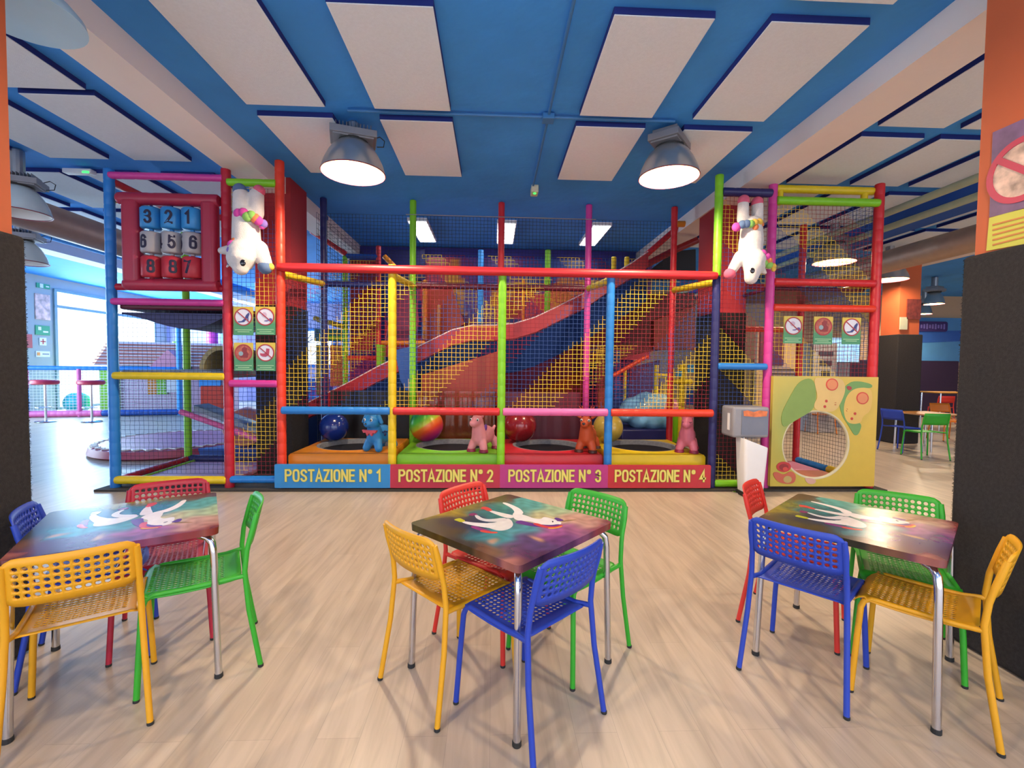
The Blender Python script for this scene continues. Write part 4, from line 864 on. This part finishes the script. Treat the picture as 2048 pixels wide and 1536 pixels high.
def make_chair(color, label, far=False):
    m = mat('chair_'+color, CC[color], .48, noise=.03, scale=10)
    t = thing('cafe_chair', label, 'chair'); W2 = .195
    def seatmap(u, v):      # v 0 rear .. 1 front
        x = (u-.5)*2*W2*(1.0+.05*v); s = v*.46; y = -.185+s; z = SEATZ-.012*math.sin(PI*min(1, v*1.05))
        e = abs(u-.5)*2; 
        if e > .9: z -= (e-.9)*.12
        r = .05
        if s > .38: a = min(PI/2, (s-.38)/r*.9); y = -.185+.38+r*math.sin(a); z = SEATZ-.004-r*(1-math.cos(a))
        if v < .06: z += .004
        return Vector((x, y, z))
    def backmap(u, v):      # v 0 bottom .. 1 top
        x = (u-.5)*2*(W2+.008); z = CHH-.20+.20*v; y = -.212-.048*v-.035*(1-(2*u-1)**2)
        return Vector((x, y, z))
    if far:
        sm = MB(); nx = 10
        vs = [seatmap(i/nx, j/10) for j in range(11) for i in range(nx+1)]; sm.add(vs, [(j*11+i, j*11+i+1, (j+1)*11+i+1, (j+1)*11+i) for j in range(10) for i in range(nx)])
        bk = MB(); vs = [backmap(i/nx, j/4) for j in range(5) for i in range(nx+1)]; bk.add(vs, [(j*11+i, j*11+i+1, (j+1)*11+i+1, (j+1)*11+i) for j in range(4) for i in range(nx)])
    else:
        sm = perf(seatmap, 17, 19, 2, 3, .37, 1.6); bk = perf(backmap, 14, 7, 1, 1, .36, 1.8)
    sm.build('seat', m, t, smooth=True, solid=.0045); bk.build('backrest', m, t, smooth=True, solid=.008)
    for sx in (-1, 1):
        l = MB().tube([(sx*.228, -.262, .012), (sx*.212, -.215, .30), (sx*.203, -.198, .50), (sx*.200, -.208, .60), (sx*.198, -.217, .64), (sx*.198, -.238, .72), (sx*.194, -.255, .785)], [.0125]*5+[.014, .012], 10).build('leg', m, t, smooth=True)
        MB().lathe([(.012, 0), (.0135, .002), (.0135, .012), (.012, .014)], (sx*.229, -.263, 0), 12).build('foot_cap', RUBBER, l)
        l = MB().tube([(sx*.222, .235, .012), (sx*.21, .222, .25), (sx*.199, .212, .42), (sx*.194, .2, .452), (sx*.19, .17, .467), (sx*.19, .0, .466), (sx*.19, -.12, .468), (sx*.203, -.198, .478)], [.013]*4+[.0115]*4, 10).build('leg', m, t, smooth=True)
        MB().lathe([(.012, 0), (.0135, .002), (.0135, .012), (.012, .014)], (sx*.2222, .2355, 0), 12).build('foot_cap', RUBBER, l)
    return t
PROTO = {}
def chair(color, x, y, dx, dy, label, far=False, group=None):
    rz = math.atan2(dy, dx)-PI/2; key = (color, far)
    if key not in PROTO:
        t = make_chair(color, label, far); PROTO[key] = t; t.location = (x, y, 0); t.rotation_euler = (0, 0, rz)
        if group: t['group'] = group
        return t
    return dup(PROTO[key], (x, y, 0), rz, label, group)
G = 'perforated chairs at the unicorn tables'
chair('yellow', -.195, 2.25, .72, .70, 'yellow perforated chair at the left side of the centre table', group=G)
chair('blue', .165, 2.03, -.66, .75, 'blue perforated chair nearest us at the centre table', group=G)
chair('green', .42, 2.455, -.74, -.67, 'green perforated chair behind the right side of the centre table', group=G)
chair('red', .02, 2.63, .78, -.63, 'red perforated chair behind the left side of the centre table', group=G)
chair('yellow', -1.79, 2.065, -.55, .835, 'yellow perforated chair in front of the left table', group=G)
chair('green', -1.52, 2.415, -.87, -.5, 'green perforated chair at the right end of the left table', group=G)
chair('crimson', -1.87, 2.68, .5, -.87, 'crimson perforated chair behind the left table', group=G)
chair('blue', -2.11, 2.5, .85, .53, 'blue perforated chair half hidden by the near left pillar', group=G)
chair('blue', 1.63, 2.265, .75, .66, 'blue perforated chair at the front left of the right table', group=G)
chair('red', 1.864, 2.695, .74, -.67, 'orange-red perforated chair behind the left corner of the right table', group=G)
chair('green', 2.28, 2.42, -.58, -.81, 'green perforated chair behind the right table', group=G)
chair('yellow', 2.06, 2.06, -.66, .75, 'yellow perforated chair in front of the near right pillar', group=G)
# ------------------------------------------------------------------ tables with unicorn print
TZ = .75; HD = .525
BL = [((-1, 0), '#5a5428', .42), ((-.75, .35), '#a8942c', .3), ((-.45, .6), '#7c7a34', .28), ((-.15, .85), '#6a4c34', .25), ((0, 1), '#5c4030', .2), ((-.7, -.25), '#54481c', .25), ((-.45, -.55), '#3a3424', .25),
      ((-.1, .3), '#2c7a80', .35), ((.2, .5), '#5ab0a8', .3), ((.45, .35), '#b8d0a0', .28), ((.3, .15), '#d8cc94', .25), ((.6, .1), '#d8a890', .25), ((.8, 0), '#c8907c', .2), ((1, 0), '#8c2c24', .16),
      ((-.3, -.05), '#1c3c5c', .3), ((-.2, -.35), '#2c90a0', .25), ((.1, -.2), '#4a9ca8', .2), ((.1, -.5), '#5a4478', .25), ((.4, -.25), '#b060a0', .25), ((.45, -.45), '#6a3878', .22), ((.6, -.3), '#a05a80', .2),
      ((0, -.75), '#5c2c58', .25), ((-.25, -.7), '#7c5038', .2), ((-.05, -.95), '#b06a5c', .15), ((.15, -.95), '#241430', .18), ((.7, -.45), '#3a1c34', .2), ((.85, -.2), '#8a2430', .15), ((.22, -.42), '#e8b070', .07), ((-.18, -.48), '#e8a070', .05), ((-.55, 0), '#2a3040', .25)]
BL = [(Vector(p), Vector(lin(h)[:3]), s) for p, h, s in BL]
def tcol(co):
    c45 = math.cos(PI/4); s45 = math.sin(PI/4); u = (co.x*c45-co.y*s45)/HD; v = (co.x*s45+co.y*c45)/HD
    u += .04*math.sin(v*17+u*9); v += .04*math.sin(u*19-v*7); acc = Vector((0, 0, 0)); ws = 0
    for p, c, s in BL:
        w_ = math.exp(-((u-p.x)**2+(v-p.y)**2)/(s*s*.30)); acc += c*w_; ws += w_
    c = acc/ws*.72*(1+.22*math.sin(u*31+v*13)*math.sin(v*37-u*11)); return (c.x, c.y, c.z, 1)
def uz(x, y):       # from the close-up of the centre table to table axes (units of half diagonal)
    p = atz(810+x/4.655, 960+y/4.655, TZ); return ((p.x-.105)/HD, (p.y-2.33)/HD)
def leglike(L, w0, w1):
    q = [Vector(uz(*p)) for p in L]; left = []; right = []; n = len(q)
    for i, p in enumerate(q):
        d = (q[min(i+1, n-1)]-q[max(i-1, 0)]).normalized(); nn = Vector((-d.y, d.x)); w_ = w0+(w1-w0)*i/(n-1); left.append(tuple(p+nn*w_)); right.append(tuple(p-nn*w_))
    return left+right[::-1]
UNI = [('printed_unicorn', '#e2dcd8', [uz(*p) for p in [(1000, 340), (1010, 305), (1060, 275), (1085, 320), (1140, 335), (1200, 360), (1270, 365), (1290, 345), (1330, 350), (1400, 372), (1465, 398), (1440, 420), (1340, 430), (1240, 410), (1160, 382), (1040, 380)]], 2),
       ('printed_unicorn', '#d8d2d0', [uz(*p) for p in [(965, 355), (1000, 385), (1008, 425), (965, 460), (880, 476), (800, 455), (740, 425), (760, 400), (840, 398), (905, 368)]], 2),
       ('printed_unicorn', '#e8e0dc', leglike([(920, 210), (990, 240), (1050, 275), (1070, 320)], .022, .05), 3), ('printed_unicorn', '#ddd6d4', leglike([(790, 285), (880, 315), (1010, 350)], .02, .06), 3),
       ('printed_unicorn', '#d0cacc', leglike([(660, 325), (700, 365), (800, 380), (950, 365)], .018, .055), 3), ('printed_unicorn', '#e0dad8', leglike([(530, 385), (610, 405), (720, 418), (840, 430)], .018, .07), 3),
       ('printed_mane', '#5c2c80', leglike([(1040, 385), (1120, 405), (1220, 425), (1360, 435), (1450, 420)], .05, .03), 4), ('printed_mane', '#c83a3c', leglike([(1200, 405), (1300, 440), (1400, 445), (1465, 425)], .03, .02), 5), ('printed_mane', '#e0a030', leglike([(1330, 452), (1400, 452), (1462, 434)], .015, .01), 6),
       ('printed_tail', '#7a2a70', leglike([(620, 428), (700, 460), (790, 480)], .03, .03), 1), ('printed_tail', '#c83c30', leglike([(700, 470), (780, 488), (860, 490)], .025, .02), 3), ('printed_tuft', '#c8403c', leglike([(715, 258), (760, 262), (800, 290)], .05, .03), 4), ('printed_tuft', '#7c2c60', leglike([(610, 330), (645, 312), (665, 325)], .04, .03), 4), ('printed_tuft', '#b8b82c', leglike([(480, 360), (510, 372), (545, 388)], .04, .03), 4),
       ('printed_horn', '#8a6a30', leglike([(1462, 388), (1520, 380), (1600, 372)], .014, .004), 5), ('printed_ear', '#5a3080', leglike([(1400, 355), (1430, 368), (1455, 385)], .02, .04), 5), ('printed_eye', '#3a1c50', [uz(1376+8*math.cos(a), 390+7*math.sin(a)) for a in [2*PI*i/10 for i in range(10)]], 5)]
def make_table(label, x, y, ang):
    t = thing('printed_table', label, 'table', (x, y, 0), ang, 'square tables with a unicorn print'); hs = .372
    mb = MB(); n = 64; r = .03
    def P(i, j, z):
        u = (i/n*2-1)*hs; v = (j/n*2-1)*hs
        a = max(0, abs(u)-(hs-r)); b_ = max(0, abs(v)-(hs-r))
        if a > 0 and b_ > 0:
            a /= r; b_ /= r; u = math.copysign(hs-r+r*a*math.sqrt(1-b_*b_/2), u); v = math.copysign(hs-r+r*b_*math.sqrt(1-a*a/2), v)
        return (u, v, z)
    top = [P(i, j, TZ) for j in range(n+1) for i in range(n+1)]; fs = [(j*(n+1)+i, j*(n+1)+i+1, (j+1)*(n+1)+i+1, (j+1)*(n+1)+i) for j in range(n) for i in range(n)]
    mb.add(top, fs); edge = [(i, 0) for i in range(n)]+[(n, j) for j in range(n)]+[(i, n) for i in range(n, 0, -1)]+[(0, j) for j in range(n, 0, -1)]
    e0 = [P(i, j, TZ) for i, j in edge]; e1 = [P(i, j, TZ-.034) for i, j in edge]; e1 = [(a*.995, b_*.995, c) for a, b_, c in e1]; k = len(edge)
    mb.add(e0+e1, [(i, i+k, (i+1) % k+k, (i+1) % k) for i in range(k)]+[tuple(range(k, 2*k))])
    top_o = mb.build('tabletop', VGLOSS, t, vcol=tcol)
    c45, s45 = math.cos(PI/4), math.sin(PI/4)
    for nm, h, L, lay in UNI:
        q = [((u*c45+v*s45)*HD, (-u*s45+v*c45)*HD) for u, v in chaikin(L)]
        MB().prism(q, (0, 0, TZ+.0002+.00012*lay), X, Y_, (0, 0, -.0002)).build(nm, mat('table_'+h[1:], h, .24, noise=.08, scale=25), top_o)
    for sx, sy in ((1, 1), (-1, 1), (-1, -1), (1, -1)):
        L = [(sx*.362, sy*.362, .015), (sx*.352, sy*.352, .45), (sx*.348, sy*.348, .62), (sx*.342, sy*.342, .67), (sx*.325, sy*.325, .695), (sx*.29, sy*.29, .702)]
        l = MB().tube(L, .0165, 14).build('leg', METAL, t, smooth=True)
        MB().lathe([(.018, 0), (.0195, .002), (.019, .02), (.0165, .022)], (sx*.3622, sy*.3622, 0), 14).build('foot_cap', RUBBER, l)
    MB().box((0, 0, .706), (.5, .03, .02)).build('under_frame', METAL, t)
    return t
make_table('unicorn print table in the centre with chrome legs', .105, 2.33, math.radians(45.6))
make_table('unicorn print table by the near left pillar', -1.84, 2.39, math.radians(31.4))
make_table('unicorn print table by the near right pillar', 1.95, 2.345, math.radians(40.8))
# poster on the near right pillar
fx = 2.694
po = thing('pillar_poster', 'poster with a red prohibition ring on the orange near right pillar', 'poster')
def quadx(name, P, m, lay, th=.003, par=None):
    q = [atx(a, b_, fx) for a, b_ in P]; return MB().prism([(p.y, p.z) for p in q], (fx-.002*lay, 0, 0), Y_, Z, (th, 0, 0)).build(name, m, par)
quadx('poster_sheet', [(1986, 265), (2070, 228), (2070, 412), (1979, 435)], mat('poster_photo', '#6a4a6c', .5, noise=.4, scale=9), 1, par=po)
cc = atx(2044, 338, fx); mb = MB(); ringprism(mb, .135, .166, (fx-.006, cc.y, cc.z), Y_, Z, (.003, 0, 0)); mb.build('prohibition_ring', mat('poster_red', '#b82a48', .5), po)
MB().prism(circ(.136, 32, cc.y, cc.z), (fx-.003, 0, 0), Y_, Z, (.001, 0, 0)).build('poster_disc', mat('poster_skin', '#c0a08c', .5, noise=.7, scale=14), po)
mb = MB(); mb.box((fx-.0065, cc.y, cc.z), (.003, .032, .28), M=None); o = mb.build('prohibition_slash', MATS['poster_red'], po)
for v in o.data.vertices: d = Vector((0, v.co.y-cc.y, v.co.z-cc.z)); d.rotate(Matrix.Rotation(math.radians(-50), 3, 'X')); v.co.y = cc.y+d.y; v.co.z = cc.z+d.z
yn = thing('notice_sheet', 'yellow notice with dark text lines below the ring poster', 'notice')
quadx('notice_board', [(1979, 436), (2070, 410), (2070, 484), (1973, 502)], mat('notice_yellow', '#c4bc3c', .5), 1, par=yn)
for k in range(5): quadx('text_line', [(1986, 449+k*10-.5), (2066, 428+k*10), (2066, 431+k*10), (1986, 452+k*10)], mat('notice_ink', '#8a7a28' if k else '#c07028', .5), 2, par=yn)
# ================================================================== LEFT ROOM
t = thing('round_floor_pad', 'low round red padded ring on the floor behind the left tower', 'soft play pad', (-5.75, 8.6, 0))
MB().lathe([(1.2, 0), (1.25, .03), (1.22, .14), (1.1, .16), (.8, .15), (.1, .15)], n=48).build('pad_body', mat('pad_rose', '#a83a58', .4), t, smooth=True)
mb = MB(); mb.tube([((1.19 if k % 2 else 1.10)*math.cos(PI*k/40), (1.19 if k % 2 else 1.10)*math.sin(PI*k/40), .162) for k in range(80)], .012, 6, closed=True)
mb.build('lacing', WHITE, t)
t = thing('foam_roller', 'salmon foam roller lying beyond the left tower ramp', 'foam roller', (-4.1, 8.2, 0)); 
Mr = Matrix.Translation((-.2, 0, .32+.14)) @ Matrix.Rotation(PI/2, 4, 'X') @ Matrix.Rotation(.3, 4, 'Y')
MB().box((0, 0, .07), (1.6, .9, .14)).build('base_pad', MIDB, t, bevel=.02)
MB().lathe([(.1, -.3), (.31, -.3), (.32, -.28), (.32, .28), (.31, .3), (.1, .3)], n=28, M=Mr).build('roller', mat('salmon_foam', '#c87868', .5), t, smooth=True)
# fence
fn = thing('padded_fence', 'low padded fence with blue top rail in front of the side windows', 'fence')
P0 = Vector((-13.0, 13.1, 0)); P1 = Vector((-9.3, 14.0, 0)); zt = 1.37
rail(fn, P0+Z*zt, P1+Z*zt, BLUE, .06); rail(fn, P0+Z*.09, P0.lerp(P1, .5)+Z*.09, PINK, .09); rail(fn, P0.lerp(P1, .5)+Z*.09, P1+Z*.09, MIDB, .09)
post(fn, P0.x+.1, P0.y+.05, 0, .8, BLUE, .11); post(fn, P0.x+.1, P0.y+.05, .8, 1.3, MAG, .11); post(fn, P1.x, P1.y, 0, 3.0, LBLUE, .07); post(fn, P0.x+1.35, P0.y+.3, 0, 1.35, PINK, .05)
mb = MB()
for k in range(48):
    a = P0.lerp(P1, k/47); mb.tube([a+Z*.15, a+Z*(zt-.05)], .006, 4)
for k in range(14): mb.tube([P0+Z*(.2+k*.08), P1+Z*(.2+k*.08)], .006, 4)
mb.build('fence_net', WHITE, fn)
def stool(px, lab):
    p = atz(px, 844, 0); t = thing('bar_stool', lab, 'stool', (p.x, p.y, 0), group='red round bar stools')
    MB().lathe([(.2, 0), (.22, .012), (.2, .03), (.03, .045)], n=28).build('base', METAL, t, smooth=True)
    MB().tube([(0, 0, .04), (0, 0, .98)], .028, 12).build('column', METAL, t, smooth=True)
    MB().tube([(.16*math.cos(a), .16*math.sin(a)-.05, .38) for a in [2*PI*i/20 for i in range(20)]], .01, 6, closed=True).build('foot_ring', METAL, t, smooth=True)
    MB().lathe([(.05, .96), (.24, .96), (.28, .99), (.28, 1.05), (.25, 1.08), (.02, 1.085)], n=28).build('seat', mat('stool_red', '#c83048', .35), t, smooth=True)
stool(92, 'red round bar stool nearest the carpeted pillar'); stool(184, 'red round bar stool in front of the bright window')
tag(MB().ell((-12.4, 14.2, .33), .33, 24).build('play_ball', mat('aqua_ball', '#38c8c8', .3), smooth=True), 'aqua play ball beyond the fence by the window', 'ball')
# playhouse
ph = thing('playhouse', 'toy playhouse with pale walls and striped roof beyond the fence', 'playhouse', (-10.1, 15.3, 0), .25)
MB().box((0, 0, .75), (3.0, 1.2, 1.5)).build('house_wall', mat('playhouse_wall', '#c8a8bc', .5), ph, bevel=.02)
MB().box((-1.62, -.3, .72), (.5, .8, 1.4)).build('side_wing', GRN, ph, bevel=.02)
mb = MB(); mb.prism([(-.9, 1.45), (0, 2.2), (.9, 1.45)], (-1.9, 0, 0), Y_, Z, (3.6, 0, 0)); rf = mb.build('roof', mat('roof_pink', '#e0b8a8', .6), ph)
for k in range(7): MB().box((-.1, -.83+k*.115, 1.53+k*.096), (3.7, .03, .03)).build('roof_batten', mat('batten_red', '#a85048', .6), rf)
mb = MB(); mb.prism([(-.5, 1.4), (0, 1.95), (.5, 1.4)], (.0, -1.0, 0), X, Z, (0, .5, 0)); mb.build('gable', mat('gable_pink', '#d08a9c', .6), ph)
for x, w_, m, z0, h_ in ((-.95, .75, TEAL, 1.35, .18), (-.55, .25, ORG, .95, .75), (-.3, .3, GRN, .95, .75), (.05, .55, WHITE, .95, .6), (.15, .7, TEAL, 1.35, .18), (1.0, .6, MATS['foam_light_blue'], 1.1, .6), (1.05, .62, ORED, .45, .8)): MB().box((x, -.63, z0), (w_, .06, h_)).build('shutter' if m is not ORED else 'door', m, ph, bevel=.01)
# kitchen-like cabinet and blue shelf near the back window
t = thing('toy_shelf', 'blue toy shelf with boxes under the branch window', 'shelf', (-7.2, 18.4, 0))
MB().box((0, 0, .5), (1.6, .5, 1.0)).build('shelf_body', MIDB, t, bevel=.02)
for z in (.3, .6, .9): MB().box((0, -.27, z), (1.5, .03, .05)).build('shelf_board', LBLUE, t)
MB().box((-1.3, .05, .55), (.8, .5, 1.1)).build('grey_unit', GREYV, t, bevel=.02)
tag(MB().sleeve((-11.0, 19.0, 1.9), (-11.0, 19.0, 2.75), .14).build('wall_bolster', MAG, smooth=True), 'magenta padded bolster standing against the lavender wall', 'bolster') if False else None
post_m = thing('magenta_column', 'tall magenta padded column near the branch window', 'column', (-11.25, 18.9, 0)); MB().sleeve((0, 0, 0), (0, 0, 2.9), .2).build('padding', MAG, post_m, smooth=True)
post_b = thing('blue_column', 'tall light blue padded column beside the magenta column', 'column', (-10.75, 18.9, 0)); MB().sleeve((0, 0, 0), (0, 0, 3.6), .12).build('padding', LBLUE, post_b, smooth=True)
post_y = thing('lime_column', 'slim lime padded column against the lavender wall', 'column', (-12.7, 18.9, 0)); MB().sleeve((0, 0, 0), (0, 0, 2.4), .1).build('padding', GRN, post_y, smooth=True)
# signs on the left wall between the windows
def wall_sign(y0, y1, z0, z1, m, lab, cat='sign', marks=()):
    t = thing('safety_sign', lab, cat, (XW+.012, (y0+y1)/2, (z0+z1)/2)); MB().box((0, 0, 0), (.02, y1-y0, z1-z0)).build('sign_board', m, t)
    for (y, z, w_, h_, mm) in marks: MB().box((.013, y, z), (.006, w_, h_)).build('sign_mark', mm, t)
SG = mat('exit_green', '#2c9a68', .5); SW = mat('sign_plate', '#e6e6ee', .5)
def wsp(x0, y0, x1, y1, *a, **k):
    p = atx(x0, y0, XW+.02); q = atx(x1, y1, XW+.02); wall_sign(p.y, q.y, q.z, p.z, *a, **k)
wsp(72, 535, 99, 546, CRIM, 'red label topmost on the left wall beside the window')
wsp(73, 565, 100, 579, SG, 'green exit sign high on the left wall', marks=((-.06, 0, .1, .12, SW), (.12, 0, .1, .04, SW)))
wsp(70, 586, 101, 641, mat('rainbow_decal', '#e4b8a8', .5, noise=.5, scale=7), 'pastel decal of dots on the left wall', 'decal')
wsp(71, 650, 100, 671, SG, 'green direction sign below the pastel decal', marks=((-.1, .05, .09, .1, SW), (.08, -.04, .16, .05, SW)))
wsp(79, 675, 93, 691, SW, 'round no smoking sign below the green direction sign', marks=((0, 0, .16, .03, RED), (0, 0, .03, .16, RED)))
wsp(72, 702, 100, 714, SW, 'small white label strip lowest on the left wall', marks=((-.14, 0, .09, .1, ORG), (.08, 0, .2, .04, GREYV)))
wsp(52, 668, 65, 696, CRIM, 'red vertical label beside the carpeted near left pillar')
# ================================================================== RIGHT ROOM
MUR = thing('sky_mural', 'blue sky mural board on the far right wall', 'mural', (0, 15.05, 0)); a = at(1830, 635, 15.05); b = at(1935, 725, 15.05)
MB().box(((a.x+b.x)/2+.1, 0, (a.z+b.z)/2), (b.x-a.x+.2, .05, a.z-b.z)).build('mural_board', mat('mural_sky', '#4f8fc8', .6, noise=.15, scale=1), MUR)
MB().prism([(a.x, 2.5), (b.x+.2, 2.6), (b.x+.2, 2.95), (a.x, 2.9)], (0, -.035, 0), X, Z, (0, .01, 0)).build('mural_band', mat('mural_deep', '#2c5fb4', .6), MUR)
bnn = thing('party_banner', 'dark purple rounded banner on the sky mural', 'banner', (at(1865, 653, 14.98).x, 14.97, at(1865, 653, 14.98).z))
MB().prism(rrect(1.05, .34, .08), (0, 0, 0), X, Z, (0, .02, 0)).build('banner_board', mat('banner_purple', '#3c2c6c', .6), bnn)
for k in range(9): MB().prism(rrect(.06, .12+.03*(k % 3), .015), (-.4+k*.1, -.004, 0), X, Z, (0, .003, 0)).build('banner_glyph', mat('glyph_lilac', '#7c70b8', .6), bnn)
tag(MB().box((12.2, 14.95, .95), (7.0, .12, 1.9)).build('wainscot_panel', mat('dark_purple_panel', '#2c1c3c', .6)), 'dark purple panelling below the sky mural', 'wall panel')
t = thing('framed_poster', 'dark red poster on the far orange pillar', 'poster', (9.0, 9.375, 2.85)); MB().box((-.16, 0, 0), (.3, .02, .42)).build('poster_sheet', mat('poster_brown', '#6a2c24', .5, noise=.5, scale=14), t)
t = thing('paper_notice', 'small pale notice on the far orange pillar', 'notice', (8.63, 9.375, 2.55)); MB().box((0, 0, 0), (.16, .02, .26)).build('notice_sheet', mat('notice_pale', '#b8b89c', .5), t)
# things seen through the right tower net
t = thing('lit_screen', 'bright blue-white screen seen through the right tower net', 'screen', (at(1690, 700, 12).x, 12.0, at(1690, 700, 12).z))
MB().prism(rrect(.84, .68, .01), (0, 0, 0), X, Z, (0, .06, 0)).build('screen_frame', GREYV, t); MB().prism(rrect(.8, .64, .01), (0, -.004, 0), X, Z, (0, .003, 0)).build('screen_glass', mat('screen_glow', '#9cc8e8', .3, emit='#a8d8ff', es=.9), t)
MB().box((0, .05, -1.2), (.3, .1, 2.2)).build('stand', GREYV, t)
t = thing('vending_cabinet', 'grey cabinet with dark slots seen through the right tower net', 'cabinet', (at(1645, 800, 11).x, 11.0, 0))
MB().box((0, .2, 1.1), (.6, .5, 2.2)).build('cabinet_body', mat('cabinet_grey', '#a8a4a8', .5), t, bevel=.02)
for z, h_, w_ in ((1.95, .1, .36), (1.72, .12, .3), (1.35, .36, .2)): MB().box((0, -.06, z), (w_, .03, h_)).build('slot', mat('slot_dark', '#4a4858', .5), t)
t = thing('menu_board', 'tan and dark board seen through the right tower net', 'board', (at(1560, 720, 11).x, 11.0, 0))
MB().box((0, .1, 1.3), (1.1, .1, 2.6)).build('board_panel', mat('board_tan', '#b89878', .6), t)
MB().box((-.2, .03, 2.1), (.6, .04, .9)).build('dark_window', MAROON, t)
for z in (1.55, 1.45, 1.3, 1.15): MB().box((.1, .03, z), (.7, .03, .03)).build('board_line', mat('line_dark', '#4c3828', .6), t)
# far tables and chairs
def ftable(px, py, w_, topm, lab, h=.72, ang=0, d=None):
    p = atz(px, py, 0); t = thing('far_table', lab, 'table', (p.x, p.y, 0), ang)
    MB().prism(rrect(w_, d or w_, .05), (0, 0, h-.03), X, Y_, (0, 0, .03)).build('tabletop', topm, t, bevel=.005)
    for sx in (-1, 1):
        for sy in (-1, 1): MB().tube([(sx*w_*.45, sy*(d or w_)*.45, 0), (sx*w_*.44, sy*(d or w_)*.44, h-.03)], .018, 8).build('leg', METAL, t, smooth=True)
    return t
WOODT = mat('wood_top', '#a8743c', .4); DARKT = mat('dark_top', '#4a4048', .3)
t1 = ftable(1855, 898, .8, WOODT, 'brown square table behind the far green chair', ang=.1)
ftable(1775, 858, .9, DARKT, 'dark table beside the carpeted far pillar'); ftable(1900, 858, 1.3, mat('yellow_top', '#d8922c', .4), 'long orange-yellow topped table at the far right', h=1.0, d=.6)
def fchair(c, px, py, dx, dy, lab): p = atz(px, py, 0); return chair(c, p.x, p.y, dx, dy, lab, True, 'chairs in the far right room')
fchair('green', 1848, 915, .15, 1, 'green chair with its back to us in the far right room')
fchair('orange', 1893, 880, -.2, -1, 'orange chair facing us behind the far green chair')
fchair('blue', 1800, 902, 1, .2, 'blue chair side-on left of the far green chair')
fchair('purple', 1782, 850, .1, 1, 'purple chair at the dark table by the far pillar')
fchair('red', 1880, 845, .3, 1, 'red chair by the long orange-yellow table')
fchair('orange', 1640, 866, .05, 1, 'orange chair seen through the round hole of the picture panel')
